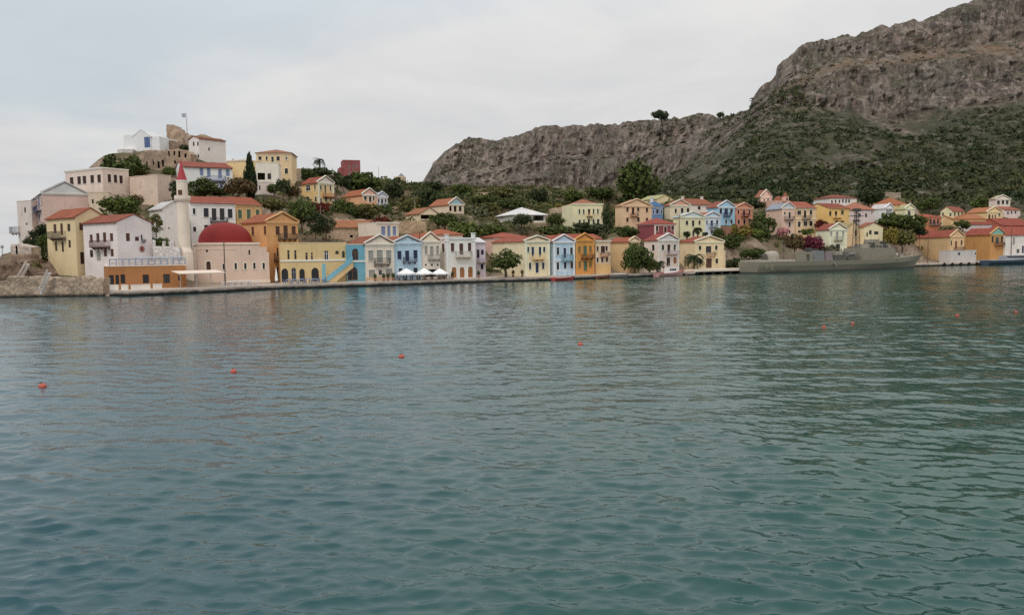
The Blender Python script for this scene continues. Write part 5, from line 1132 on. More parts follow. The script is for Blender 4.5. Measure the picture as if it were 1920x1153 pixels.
def landing():
    a, b = P(1300, 512, qd(1300) - .3), P(1403, 511, 200); a.z = b.z = 0; L = (b - a).length
    root = empty('landing_stage', a, math.atan2(b.y - a.y, b.x - a.x), 'long low whitewashed landing stage beside the warship stern', 'landing stage'); m = MB()
    m.box(0, L, -.6, 4, .7, 1.25); m.build('deck', stucco((226, 206, 184), .5), root)
    for i in range(7): p = MB(); x = .4 + (L - .8) * i / 6; p.box(x - .25, x + .25, -.3, .3, -1.2, .7); p.build('pile', plain('wet_concrete', (70, 64, 56), .7), root)
landing()
# fenders on the right quay
FEN = None
for i, x in enumerate((1770, 1785, 1801, 1816, 1831)):
    a, b = P(x, 490, qd(x)), P(x + 8, 490, qd(x + 8)); rz = math.atan2(b.y - a.y, b.x - a.x); N = Vector((math.sin(rz), -math.cos(rz), 0))
    if FEN is None:
        m = MB(); R, r, n, k = .42, .17, 16, 8; vs = []; fs = []
        for i_ in range(n):
            for j in range(k):
                aa, bb = 2 * math.pi * i_ / n, 2 * math.pi * j / k; vs.append(((R + r * math.cos(bb)) * math.cos(aa), r * math.sin(bb), (R + r * math.cos(bb)) * math.sin(aa)))
        fs = [(i_ * k + j, i_ * k + (j + 1) % k, ((i_ + 1) % n) * k + (j + 1) % k, ((i_ + 1) % n) * k + j) for i_ in range(n) for j in range(k)]
        m.add(vs, fs, True); FEN = o = m.build('tyre_fender', plain('rubber', (34, 32, 32), .8)); tag(o, 'black tyre fender hung on the right-hand quay wall below the yellow house', 'fender', 'tyre fenders on the quay wall')
    else: o = FEN.copy(); COL.objects.link(o)
    o.location = Vector((a.x, a.y, .45)) + N * .2; o.rotation_euler = (0, 0, rz)
# ================================================================ warship
def warship():
    a, b = P(1403.5, 514, 195.5), P(1729, 500.5, 234); a.z = b.z = 0; L = (b - a).length; rz = math.atan2(b.y - a.y, b.x - a.x); U = Vector((math.cos(rz), math.sin(rz), 0)); N = Vector((-U.y, U.x, 0))
    root = empty('warship', a, rz, 'grey-green navy patrol ship moored along the quay', 'warship')
    grey = plain('navy_paint', (124, 121, 103), .6, .22); dk = plain('navy_dark_paint', (70, 72, 66), .6, .1); lt = plain('navy_canvas', (150, 146, 130), .8, .08)
    Bm = 7.6
    def sx(x, y):   # pixel to ship coordinates on the near side plane
        r = ray(x, y); o = a - N * (Bm * .3); t = (o - CAMP).dot(N) / r.dot(N); p = CAMP + r * t - a; return p.dot(U), p.z
    hs = sx(1408, 491.5)[1]; hm = sx(1600, 488)[1]; hb = sx(1728, 477.5)[1]
    n = 44; rows = []
    for i in range(n + 1):
        t = i / n; w = Bm / 2 * (1 - max(0, (t - .55) / .45) ** 2.0) * (.86 + .14 * min(t / .25, 1)); w = max(w, .04)
        z1 = hs + (hm - hs) * min(t / .6, 1) + (hb - hm) * max(0, (t - .6) / .4) ** 1.5; x = L * t; rk = max(0, (t - .86) / .14) ** 1.3
        wl = w * (.9 - .35 * max(0, t - .5) * 2)
        rows.append([(x - rk * 5.5, -wl * .3, -1.5), (x - rk * 4.4, -wl * .92, 0.0), (x - rk * 3.9, -wl * .93, .42), (x - rk * 2, -w * (.97 - .1 * rk), z1 * .62), (x, -w, z1), (x, w, z1), (x - rk * 2, w * (.97 - .1 * rk), z1 * .62), (x - rk * 3.9, wl * .93, .42), (x - rk * 4.4, wl * .92, 0), (x - rk * 5.5, wl * .3, -1.5)])
    k = 10; m = MB(); bt = MB(); vs = [p for r in rows for p in r]
    hf, bf = [], []
    for i in range(n):
        for j in range(k - 1): (bf if j in (0, 1, 7, 8) else hf).append((i * k + j, (i + 1) * k + j, (i + 1) * k + j + 1, i * k + j + 1))
        bf.append((i * k + 9, (i + 1) * k + 9, (i + 1) * k, i * k))
    hf.append([2, 3, 4, 5, 6, 7]); bf.append([0, 1, 2, 7, 8, 9])
    m.add(vs, hf); hull = m.build('hull', grey, root); bt.add(vs, bf); bt.build('boot_topping', dk, hull)
    # faint hull letters near the stern: P 2 1 style strokes, drawn as thin raised bars (unreadable in the photograph except P and a stroke pair)
    def zdk(x): t = x / L; return hs + (hm - hs) * min(t / .6, 1) + (hb - hm) * max(0, (t - .6) / .4) ** 1.5
    def wdk(x): t = x / L; return Bm / 2 * (1 - max(0, (t - .55) / .45) ** 2.0) * (.86 + .14 * min(t / .25, 1))
    lm = MB(); mat_l = plain('hull_number', (146, 140, 116), .7)
    def hb_(u0, v0, u1, v1):
        p, q = [], []
        for (u, v) in ((u0, v0), (u1, v1)):
            w = wdk(u) * .975; p.append(Vector((u, -w - .06, v)))
        lm.beam(p[0], p[1], .05, .24) if abs(v1 - v0) < .1 else lm.beam(p[0], p[1], .2, .05)
    u, v0, v1 = 2.4, 1.05, 2.05; vm = (v0 + v1) / 2
    for du, strokes in ((0, 'P'), (1.1, '1'), (1.8, '2')):
        x0, x1 = u + du, u + du + .6
        if strokes == 'P': hb_(x0, v0, x0, v1); hb_(x0, v1, x1, v1); hb_(x0, vm, x1, vm); hb_(x1, vm, x1, v1)
        elif strokes == '1': hb_(x0 + .3, v0, x0 + .3, v1)
        else: hb_(x0, v1, x1, v1); hb_(x1, vm, x1, v1); hb_(x0, vm, x1, vm); hb_(x0, v0, x0, vm); hb_(x0, v0, x1, v0)
    lm.build('hull_number', mat_l, hull)
    def block(name, x0, x1, yt, wf=.7, mat=grey, yb=None, sl=(0, 0), mb=None, nm=None):
        u0, u1 = sx(x0, 490)[0], sx(x1, 490)[0]; z1 = sx((x0 + x1) / 2, yt)[1]; um = (u0 + u1) / 2; z0 = min(zdk(u0), zdk(u1)) - .05 if yb is None else sx((x0 + x1) / 2, yb)[1]; w = Bm / 2 * wf
        M = mb or MB(); s0, s1 = (sx(x0 + s, 490)[0] - u for s, u in zip(sl, (u0, u0))) if False else (sl[0] * .13, sl[1] * .13)
        M.add([(u0, -w, z0), (u1, -w, z0), (u1, w, z0), (u0, w, z0), (u0 + s0, -w * .92, z1), (u1 - s1, -w * .92, z1), (u1 - s1, w * .92, z1), (u0 + s0, w * .92, z1)], [(3, 2, 1, 0), (4, 5, 6, 7), (0, 1, 5, 4), (1, 2, 6, 5), (2, 3, 7, 6), (3, 0, 4, 7)])
        return M if mb else M.build(nm or name, mat, root)
    # aft gun with domed cover
    def turret(name, x, y0, wpx, yt, mat, rootp, barrel=None):
        u, z0 = sx(x, y0)[0], None; z0 = zdk(u); z1 = sx(x, yt)[1]; R = (sx(x + wpx / 2, y0)[0] - sx(x - wpx / 2, y0)[0]) / 2; R = min(R, 1.9); h = z1 - z0; M = MB()
        M.lathe([(R * 1.02, z0), (R, z0 + h * .5), (R * .9, z0 + h * .78), (R * .6, z0 + h * .95), (.02, z1)], 18, (u, 0)); t = M.build(name, mat, rootp)
        if barrel:
            B_ = MB(); B_.tube([(u + barrel[0] * R * .8, 0, z0 + h * .6), (u + barrel[0] * (R + barrel[1]), 0, z0 + h * .6 + barrel[2])], [.12, .07], 8); B_.build('gun_barrel', dk, t)
        return t
    turret('gun_turret', 1460, 486, 20, 470.3, lt, root)
    turret('gun_turret', 1678, 483, 13, 469, grey, root, (1, 2.2, .5))
    turret('covered_mount', 1690, 482, 9, 474, plain('white_canvas', (206, 204, 200), .8), root)
    turret('covered_mount', 1447, 487, 8, 475, dk, root, (-1, 1.4, .5))
    block('stern_locker', 1420, 1486, 487.5, .85, lt)
    block('liferaft_rack', 1484, 1493, 477, .5, plain('raft_cover', (128, 112, 94), .7))
    dh = block('deckhouse', 1493, 1524, 472.5, .62)
    d_ = MB(); u0, u1 = sx(1512.5, 485)[0], sx(1517, 485)[0]; w = Bm / 2 * .62; d_.box(u0, u1, -w - .05, -w - .002, sx(1515, 488.5)[1], sx(1515, 476.5)[1]); d_.build('door', dk, dh)
    block('missile_launcher', 1527, 1546, 470, .6, plain('launcher_grey', (110, 116, 118), .6), sl=(6, 0)); block('missile_launcher', 1549, 1563, 473, .6, plain('launcher_mauve', (124, 110, 116), .6), sl=(0, 5)); block('deck_locker', 1566, 1588, 478, .6, dk)
    block('ship_boat_cradle', 1590, 1610, 481, .7, dk)
    rb = MB(); u0 = sx(1592, 480)[0]; z = sx(1600, 480)[1]; rows2 = hull_mesh(rb, 4.2, 1.8, .5, .9); rb2 = rb.build('tender', plain('rubber_boat', (128, 124, 122), .7), root); rb2.location = (u0, -1.4, z + .1)
    br = block('superstructure', 1612, 1681, 465, .8, sl=(2, 16)); block('bridge', 1626, 1672, 457.5, .62, yb=466, sl=(6, 6)); f = block('funnel', 1641, 1655, 449, .4, yb=458, sl=(3, 3))
    wb = MB()
    for i in range(6): x = 1631 + i * 6; u0, z0 = sx(x, 463.6); u1, z1 = sx(x + 3.6, 460.6); wb.box(u0, u1, -Bm / 2 * .62 - .03, -Bm / 2 * .585, z0, z1)
    wb.build('bridge_windows', GLASS, br)
    db = MB()
    for x0, x1, y0, y1 in ((1634, 1640, 465, 455), (1657, 1661, 465, 452)):
        u0, z0 = sx(x0, y0); u1, z1 = sx(x1, y1); db.box(u0, u1, -Bm / 2 * .635, -Bm / 2 * .3, z0, z1)
    db.build('recess_shade_block', dk, br)  # solid blocks in dark paint, standing in for the shade of recesses
    # lattice mast with radar platforms, aerials
    um = sx(1619, 480)[0]; z0 = sx(1619, 466)[1]; z1 = sx(1619, 394)[1]; M = MB(); q = .8
    for sx_, sy_ in ((-1, -1), (1, -1), (1, 1), (-1, 1)): M.beam((um + sx_ * q, sy_ * q, z0 - 2), (um + sx_ * .3, sy_ * .3, z1), .11)
    nb = 8
    for i in range(nb):
        ta, tb = i / nb, (i + 1) / nb; ra, rb_ = q + (.3 - q) * ta, q + (.3 - q) * tb; za, zb_ = z0 + (z1 - z0) * ta, z0 + (z1 - z0) * tb
        for c0, c1 in (((-1, -1), (1, -1)), ((1, -1), (1, 1)), ((1, 1), (-1, 1)), ((-1, 1), (-1, -1))):
            M.beam((um + c0[0] * ra, c0[1] * ra, za), (um + c1[0] * rb_, c1[1] * rb_, zb_), .05); M.beam((um + c0[0] * rb_, c0[1] * rb_, zb_), (um + c1[0] * rb_, c1[1] * rb_, zb_), .05)
    mast = M.build('mast', dk, root)
    R_ = MB(); zz = sx(1619, 405)[1]; R_.box(um - 2.0, um + 1.6, -1.2, 1.2, zz, zz + .15); zq = sx(1619, 396)[1]; R_.box(um - .8, um + .9, -.7, .7, zq, zq + .8); R_.box(um - 1.4, um + 1.4, -.15, .15, sx(1619, 415)[1], sx(1619, 412)[1]); R_.build('radar', dk, mast)
    # second thinner mast aft and rails
    A_ = MB(); ua = sx(1483, 480)[0]; A_.tube([(ua, 0, zdk(ua)), (ua, 0, sx(1483, 450)[1])], [.07, .04], 8); A_.box(ua - .3, ua + .3, -.25, .25, sx(1483, 457)[1], sx(1483, 455)[1]); A_.build('aft_mast', dk, root)
    for x0, x1, yt, wf, mt in ((1527, 1532, 464, .2, dk), (1540, 1543, 466, .25, dk), (1569, 1573, 470, .3, grey), (1580, 1585, 471, .4, lt), (1594, 1598, 474, .3, dk), (1604, 1609, 470, .5, grey), (1690, 1694, 477, .3, dk), (1701, 1704, 477, .2, lt)): block('deck_gear', x0, x1, yt, wf, mt)
    for x, yt in ((1500, 452), (1522, 455), (1576, 448), (1638, 436), (1650, 440), (1664, 441)): W_ = MB(); ux = sx(x, 480)[0]; W_.tube([(ux, .4, zdk(ux) + 1), (ux, .4, sx(x, yt)[1])], [.045, .025], 5); W_.build('whip_aerial', dk, root)
    G = MB()
    for s in (-1, 1):
        pts = [Vector((L * t, s * (max(wdk(L * t), .1) - .08), zdk(L * t))) for t in np.linspace(.01, .985, 40)]
        for p in pts: G.beam(p, p + Vector((0, 0, .95)), .045)
        for h_ in (.5, .95):
            for p, q_ in zip(pts, pts[1:]): G.beam(p + Vector((0, 0, h_)), q_ + Vector((0, 0, h_)), .035)
    G.build('railing', grey, root)
    an = MB(); ux = sx(1553, 505)[0]; an.tube([(ux, -Bm / 2 - .05, 2.2), (ux + 1, -Bm / 2 - .3, 1.2)], [.12, .1], 6); an.build('outflow_pipe', lt, hull)
    sc = MB(); u0, z0 = sx(1449, 507.5); u1, z1 = sx(1477, 506); sc.box(u0, u1, -Bm / 2 * 1.0, -Bm / 2 * .93, z0, z1 + .12); sc.build('rubbing_strake', dk, hull)
    lb = MB(); lb.tube([(sx(1729, 479)[0] - .5, 0, hb), (sx(1729, 479)[0] - .3, 0, hb + 2.4)], [.06, .04], 6); lb.build('jackstaff', grey, root)
warship()
# ================================================================ buoys
def make_buoy():
    root = empty('mooring_buoy', (0, 0, 0), 0, '', 'buoy')
    m = MB(); m.lathe([(.01, -.2), (.12, -.17), (.19, -.05), (.21, .03), (.19, .13), (.11, .22), (.01, .25)], 18); m.build('float', plain('orange_plastic', (176, 76, 52), .5, .2), root)
    r = MB(); n = 10
    for i in range(n):
        a0, a1 = math.pi * i / n, math.pi * (i + 1) / n; r.beam((.07 * math.cos(a0), 0, .24 + .08 * math.sin(a0)), (.07 * math.cos(a1), 0, .24 + .08 * math.sin(a1)), .022)
    r.build('ring', plain('dark_metal', (70, 56, 50), .5), root); return root
BL = ['orange buoy nearest the viewer, leftmost of the floating line', 'dull red buoy second from the left in the floating line', 'orange buoy on the water below the tall ochre and arcaded houses, third from left', 'orange buoy in the middle of the bay below the light blue and ochre facades',
      'small dark red buoy, left of the pair below the warship', 'small red buoy, right of the pair below the warship', 'small orange buoy below the right-hand yellow house', 'tiny faint buoy at the right edge of the water']
B0 = None
for (x, y, wd), lab in zip(((80, 726, 18), (438, 698, 15), (753, 670, 14), (1088, 647, 12), (1545, 614, 9), (1599, 607, 8), (1795, 592, 8), (1905, 586, 7)), BL):
    r = ray(x, y); t = CAMZ / -r.z; p = CAMP + r * t; s = wd * t / FPX / .50
    if B0 is None: B0 = o = make_buoy(); o['group'] = 'orange mooring buoys in a line across the bay'
    else: o = copy_thing(B0, p, 0, lab)
    o['label'] = lab; o.location = p; o.scale = (s, s, s * .9); o.rotation_euler = (.12, .1, x)
# ================================================================ hillside under the town
QP = [((x - 960) / FPX * qd(x), qd(x)) for x in range(-200, 2301, 20)]
def yc(X): return np.interp(X, [p[0] for p in QP], [p[1] for p in QP])
def xw(Y): return np.interp(Y, [120, 132, 165, 210, 260, 400], [-84, -91, -102.5, -118, -122, -90])
def shore(X, Y): return np.minimum((Y - yc(X)) * .85, (X - xw(Y)) * .85)
for x in range(210, 2300, 25):
    for sb in (1.5, 4.5, 6.5): p = P(x, 500, qd(x) + sb); CTRL.append((p.x, p.y, .66))
for x in (-60, -20, 20, 60, 100, 140, 180):
    p = P(x, 540, 127); CTRL.append((p.x, 128, 1.6)); CTRL.append((p.x, 132, 2.6))
EXTRA = [(45, 470, 172), (62, 472, 166), (34, 482, 162), (70, 478, 158), (300, 322, 205), (235, 322, 200), (220, 330, 196), (205, 330, 196), (340, 345, 192), (400, 372, 182), (450, 372, 184), (300, 300, 222), (265, 283, 222), (345, 292, 222), (430, 302, 215), (560, 336, 232), (600, 323, 262), (630, 330, 280), (665, 332, 290), (700, 342, 300), (725, 346, 302), (750, 348, 302), (775, 350, 305),
         (800, 353, 306), (850, 354, 312), (900, 356, 322), (950, 353, 328), (1000, 353, 332), (1050, 354, 336), (1100, 357, 340), (1150, 362, 342), (1195, 372, 345), (1250, 374, 345),
         (1300, 376, 338), (1400, 380, 340), (1500, 384, 340), (1600, 380, 352), (1700, 380, 352), (1800, 382, 352), (1900, 384, 352), (2050, 384, 360), (2250, 384, 380),
         (560, 400, 190), (600, 395, 196), (640, 400, 195), (580, 430, 178), (540, 380, 200), (520, 372, 196), (700, 398, 205), (740, 390, 225), (780, 385, 250), (760, 400, 215), (830, 415, 205), (900, 425, 208), (950, 436, 198), (880, 395, 255), (940, 385, 262), (1000, 388, 262), (1050, 402, 242), (1040, 432, 205), (1090, 438, 203), (1150, 438, 206), (890, 445, 190), (960, 445, 190),
         (1390, 455, 222), (1430, 468, 216), (1420, 425, 240), (1400, 490, 211), (1445, 488, 212), (1380, 476, 212), (1500, 470, 224), (1530, 480, 222), (1660, 435, 250), (1690, 425, 258), (1690, 455, 266), (1695, 480, 252), (1600, 474, 234), (1650, 470, 240), (1470, 400, 290), (1510, 400, 290), (1640, 400, 295), (1730, 400, 290), (1830, 402, 305), (1940, 410, 300), (2000, 430, 290), (2000, 460, 285), (1545, 400, 290), (1340, 400, 262), (1220, 400, 262), (1160, 398, 262)]
for x, y, d in EXTRA: CTRL.append(P(x, y, d).to_tuple())
for X_, Y_, Z_ in ((-105, 250, 12), (-80, 262, 16), (-60, 285, 22), (-40, 340, 20), (-20, 370, 18), (20, 385, 22), (-70, 330, 4), (-100, 300, 2), (60, 395, 24), (-30, 420, 2), (20, 430, 8), (60, 440, 14)): CTRL.append((X_, Y_, Z_))
CT = np.array(CTRL)
def ground_z(X, Y, noise=True):
    X = np.asarray(X, float); Y = np.asarray(Y, float); sh = X.shape; x, y = X.ravel(), Y.ravel(); out = np.empty(len(x))
    for i in range(0, len(x), 4000):
        d2 = (x[i:i + 4000, None] - CT[None, :, 0]) ** 2 + (y[i:i + 4000, None] - CT[None, :, 1]) ** 2
        wgt = 1 / (d2 + 2.0) ** 1.7 ; out[i:i + 4000] = (wgt * CT[None, :, 2]).sum(1) / wgt.sum(1)
    z = out.reshape(sh); s = shore(X, Y)
    if noise: z = z + np.clip((s - 9) / 8, 0, 1) * (fbm(X * .12, Y * .12, 0 * X, 4, 81) * .55)
    z = np.minimum(z, np.where(X < -48, .3 + s * np.where(Y < 140, 1.6, 4.5), .68 + np.maximum(s - 7.2, 0) * 3))
    return np.where(s < .6, -3.5, z)
def build_ground():
    xs, ys = np.arange(-126, 345, 1.5), np.arange(116, 452, 1.5); X, Y = np.meshgrid(xs, ys); Z = ground_z(X, Y)
    me = np_mesh('hillside', np.stack([X, Y, Z], -1), grid_faces(*X.shape), True)
    m = NT('dry_ground')
    c = m.mix(m.ramp(m.noise(.09, 6, .65), [(.35, 0.), (.62, 1.)]), alb((112, 92, 66)), alb((74, 76, 44)))
    c = m.mix(m.ramp(m.noise(.25, 5, .7, loc=(4, 0, 0)), [(.5, 0.), (.62, .8)]), c, alb((54, 64, 34)))
    c = m.mix(m.ramp(m.noise(.5, 5, .72, loc=(0, 9, 0)), [(.58, 0.), (.66, .8)]), c, alb((156, 140, 116)))
    px = m.n('ShaderNodeSeparateXYZ'); m.l(m.coord(), px.inputs[0])
    vz = m.n('ShaderNodeSeparateXYZ'); m.l(m.g.outputs['Normal'], vz.inputs[0])
    rk = m.mix(m.ramp(m.noise(.6, 6, .7), [(.35, 0.), (.65, 1.)]), alb((104, 88, 72)), alb((168, 148, 124)))
    c = m.mix(m.ramp(vz.outputs[2], [(.62, 1.), (.82, 0.)]), c, rk)
    c = m.mix(m.ramp(px.outputs[2], [(.0, 1.), (1.0, 0.)]), c, (.06, .052, .042)); c = m.mix(m.ramp(m.math('DIVIDE', px.outputs[2], 2.2), [(.35, 1.), (1., 0.)]), c, alb((150, 136, 116)))
    m.col(c); m.rough(.95); m.bump(m.noise(1.2, 6, .7), .8, .5)
    tag(link('hillside', me, m.m), kind='structure')
build_ground()
_gx, _gy = np.arange(-126, 345, 2.0), np.arange(116, 452, 2.0); _GX, _GY = np.meshgrid(_gx, _gy); _GZ = ground_z(_GX, _GY, False)
def gz(x, y):
    i = min(max((x + 126) / 2, 0), len(_gx) - 1.001); j = min(max((y - 116) / 2, 0), len(_gy) - 1.001); a, b = int(i), int(j); u, v = i - a, j - b
    return float(_GZ[b, a] * (1 - u) * (1 - v) + _GZ[b, a + 1] * u * (1 - v) + _GZ[b + 1, a] * (1 - u) * v + _GZ[b + 1, a + 1] * u * v)
def on_ground(x, y, dmin=122):
    r = ray(x, y); d = dmin
    while d < 440:
        p = CAMP + r * d
        if p.z <= gz(p.x, p.y): return p
        d += .4
    return None
# ================================================================ plants
def leaf_cloud(seed, n_cl, per, leaf, shape, core=.0, flat=.8):
    """leaf-sized faces gathered in clumps through a crown of unit radius; returns vertices and faces."""
    rg = np.random.default_rng(seed); c = []
    while len(c) < n_cl:
        p = rg.uniform(-1, 1, 3); q = shape(p)
        if q is not None: c.append(q)
    c = np.array(c); r = rg.uniform(.20, .36, n_cl)
    d = rg.normal(size=(n_cl, per, 3)); d /= np.linalg.norm(d, axis=2, keepdims=True); rad = rg.uniform(.35, 1, (n_cl, per, 1)) ** .6
    pos = (c[:, None] + d * rad * r[:, None, None] * np.array([1, 1, flat])).reshape(-1, 3); nrm = (d * .7 + rg.normal(size=d.shape) * .5 + np.array([0, 0, .35])).reshape(-1, 3)
    nrm /= np.linalg.norm(nrm, axis=1, keepdims=True); up = rg.normal(size=nrm.shape); t = np.cross(nrm, up); t /= np.linalg.norm(t, axis=1, keepdims=True); b = np.cross(nrm, t)
    s = (leaf * rg.uniform(.6, 1.3, len(pos)))[:, None]; a = t * s; bb = b * s * .62
    V = np.stack([pos - a, pos + bb * .9, pos + a, pos - bb], 1).reshape(-1, 3); return V, np.arange(len(V)).reshape(-1, 4)
def ellip(z0, h, bias=.45):
    def f(p):
        r = math.sqrt(p[0] ** 2 + p[1] ** 2 + p[2] ** 2)
        if r > 1 or r < bias * .6: return None
        k = .80; return (p[0] * k, p[1] * k, z0 + h * (.5 + .5 * p[2] * .84))
    return f
def trunk_mesh(h, r, seed, limbs=5, spread=.5, top=1.2):
    rg = random.Random(seed); m = MB(); lean = rg.uniform(-.08, .08)
    m.tube([(0, 0, -.3), (lean * .4, 0, h * .5), (lean, .03, h)], [r * 1.25, r, r * .8], 7)
    for i in range(limbs):
        a = 2 * math.pi * (i + rg.random() * .6) / limbs; z1 = h + (top - h) * rg.uniform(.35, .85); x1, y1 = spread * math.cos(a), spread * math.sin(a)
        m.tube([(lean, .03, h * .92), (x1 * .5, y1 * .5, h + (z1 - h) * .6), (x1, y1, z1)], [r * .65, r * .42, r * .15], 5)
    return m
BARK = plain('bark', (96, 78, 62), .95, .25)
CR = {}
def proto(kind):
    """unit-size crowns and trunks, a few of each kind"""
    if kind in CR: return CR[kind]
    out = []
    for i in range(3):
        s = hash((kind == 'tree', kind == 'shrub', kind == 'low')) % 1 + i * 17 + dict(tree=100, shrub=200, low=300, tall=400).get(kind, 500)
        if kind == 'tree': V, F = leaf_cloud(s, 44, 40, .085, ellip(.55, 1.25)); tr = trunk_mesh(.62, .075, s)
        elif kind == 'shrub': V, F = leaf_cloud(s, 36, 42, .09, ellip(.02, 1.15)); tr = trunk_mesh(.2, .05, s, 6, .45, .8)
        elif kind == 'tall': V, F = leaf_cloud(s, 44, 42, .085, ellip(.1, 2.1)); tr = trunk_mesh(.3, .06, s, 5, .4, 1.5)
        else: V, F = leaf_cloud(s, 30, 40, .09, ellip(.0, .72), flat=.6); tr = trunk_mesh(.1, .04, s, 6, .55, .45)
        cm = np_mesh('crown', V, F); me = bpy.data.meshes.new('trunk'); me.from_pydata(tr.v, [], tr.f); me.materials.append(BARK)
        out.append((cm, me, float(V[:, 2].max()), float(np.percentile(np.abs(V[:, 0]), 99))))
    CR[kind] = out; return out
TINT = dict(d=(78, 92, 54), g=(90, 106, 60), o=(100, 102, 66), y=(124, 116, 64), k=(66, 78, 55), r=(104, 54, 50), m=(104, 50, 70), p=(190, 138, 150), b=(100, 86, 64), s=(98, 102, 84))
CM = {}; PLANTED = []
def plant(label, x, yb, wpx, hpx, kind='shrub', tint='d', d=None, p=None, name=None, cat=None, group=None):
    if p is None: p = P(x, yb, d) if d else on_ground(x, yb)
    if p is None: print('no ground', label); return
    k = p.y / FPX; R, Hh = wpx * k / 2, hpx * k; i = len(PLANTED) % 3; cm, tm, zt, xr = proto(kind)[i]
    key = (kind, i, tint)
    if key not in CM:
        c = cm.copy(); c.materials.clear(); c.materials.append(leafmat('leaves', TINT[tint])); CM[key] = c
    nm = name or ('tree' if kind in ('tree', 'tall') else 'shrub'); root = empty(nm, p, RNG.uniform(0, 6.28), label, cat or ('tree' if nm == 'tree' else 'shrub'), group)
    root.scale = (R / xr, R / xr, Hh / zt)
    a = link('crown', CM[key], None, root)
    b = bpy.data.objects.new('trunk' if nm == 'tree' else 'stems', tm); COL.objects.link(b); b.parent = root
    PLANTED.append((p, R)); return root
L = plant
L('dark shrub thicket spilling down below the terrace ledge of the summit church', 236, 326, 74, 38, 'low', 'd'); L('small olive shrub between the rampart and the big flat-roofed house', 262, 328, 30, 16, 'low', 'o')
L('dark green bush on top of the slope just right of the rampart slit openings', 318, 330, 22, 18, 'shrub', 'g'); L('tiny dark bush growing in the castle ruin', 346, 281, 18, 10, 'low', 'k', d=214)
L('dense green tree over the roofs between the pinkish masonry shell and white house', 226, 406, 66, 40, 'shrub', 'g', d=152); L('reddish-tinged bush right of the dense green tree', 256, 386, 26, 22, 'shrub', 'b', d=156)
L('dark green bush under the balcony of the large pink house', 83, 452, 44, 36, 'shrub', 'k', d=149); L('ivy-dark bush clinging to the rock below the pink house', 66, 474, 34, 34, 'shrub', 'k', d=147); L('tall dark bush beside the left wall of the yellow three-storey house', 84, 500, 30, 62, 'tall', 'd', d=145)
L('low dark bush on top of the rocks by the white stair ramp', 60, 506, 30, 16, 'low', 'o', d=135); L('olive bush between the white gabled annex and the white three-storey house', 293, 440, 24, 40, 'tall', 'o', d=147); L('dark shrub over the white stepped garden wall', 300, 468, 34, 24, 'shrub', 'g', d=141)
L('broad dark green tree behind the minaret spire', 378, 370, 62, 40, 'shrub', 'd', d=178); L('dark shrub left of the minaret spire', 327, 374, 16, 36, 'tall', 'k', d=180); L('brownish green bush at the foot of the cypress', 448, 368, 56, 36, 'shrub', 'b', d=180); L('low bush in front of the blue-shuttered house', 412, 366, 36, 16, 'low', 'd', d=181)
L('round dark bush beside the pink garden house', 514, 364, 24, 20, 'shrub', 'd', d=185); L('taller dark bush between garden house and bright yellow house', 532, 364, 28, 30, 'shrub', 'k', d=186); L('brown-green bush on the slope below the tall yellow ridge house', 548, 368, 30, 22, 'shrub', 'b', d=188)
L('low olive bush on the slope right of the green-shuttered house', 510, 394, 50, 24, 'low', 'o', d=176); L('dark green tree rising behind the tall ochre house', 566, 424, 54, 52, 'shrub', 'd', d=168); L('second dark tree between the ochre house and the stone house', 592, 442, 34, 50, 'tall', 'k', d=166); L('grey-green bush left of the long stone house', 612, 440, 34, 36, 'shrub', 's', d=170)
L('dark red bougainvillea below the bright yellow house', 602, 404, 34, 26, 'shrub', 'r', d=193); L('dark green tree right of the bright yellow house', 648, 412, 50, 42, 'shrub', 'd', d=196); L('olive bush under the peach house', 690, 412, 50, 32, 'shrub', 'o', d=196); L('dark bush directly before the small pale blue house', 718, 402, 32, 20, 'low', 'd', d=210); L('red flowering bush behind the small house with grey-blue shutters', 714, 420, 38, 14, 'low', 'r', d=182)
L('ridge shrub right of the roofless stone hut', 571, 336, 28, 22, 'shrub', 'd', d=232); L('low ridge shrubs at the foot of the palm', 600, 330, 42, 16, 'low', 'k', d=255); L('dark bush left of the palm on the ridge', 582, 338, 34, 16, 'low', 'd', d=240); L('dark thicket on the slope left below the dark red ruin', 640, 352, 56, 26, 'low', 'k', d=262); L('green thicket on the slope right below the dark red ruin', 682, 356, 64, 34, 'low', 'd', d=266)
L('round tree behind the small pale blue house', 738, 372, 46, 34, 'shrub', 'k', d=250); L('low bush below the windmill', 752, 352, 30, 14, 'low', 'o', d=296); L('large dark tree left of the turquoise-pediment house', 800, 394, 48, 46, 'shrub', 'k', d=232); L('spreading olive bush left of that large dark tree', 766, 396, 48, 28, 'low', 'o', d=226)
L('dark bush in front of the half-ruined cream house', 834, 424, 52, 26, 'low', 'd', d=194); L('grey-green rounded bush right of the turquoise-pediment house', 892, 416, 48, 32, 'shrub', 's', d=218); L('broad green thicket above the white parapet house', 872, 444, 70, 30, 'low', 'g', d=190); L('dark green thicket right of the lavender annex', 925, 452, 56, 34, 'shrub', 'd', d=192)
L('dark bush before the white tent-roof shed', 978, 424, 44, 24, 'shrub', 'k', d=206); L('dark bush right of the white tent-roof shed', 1042, 424, 34, 26, 'shrub', 'd', d=216); L('dark green thicket behind the light blue quay house', 1044, 446, 64, 26, 'low', 'd', d=198); L('dark shrubs at the foot of the square cream house', 1104, 440, 66, 24, 'low', 'k', d=206)
L('narrow dark tree between the square cream house and the beige gabled house', 1141, 436, 24, 54, 'tall', 'k', d=216); L('rounded dark bush left of the burgundy house', 1174, 448, 48, 26, 'shrub', 'd', d=199)
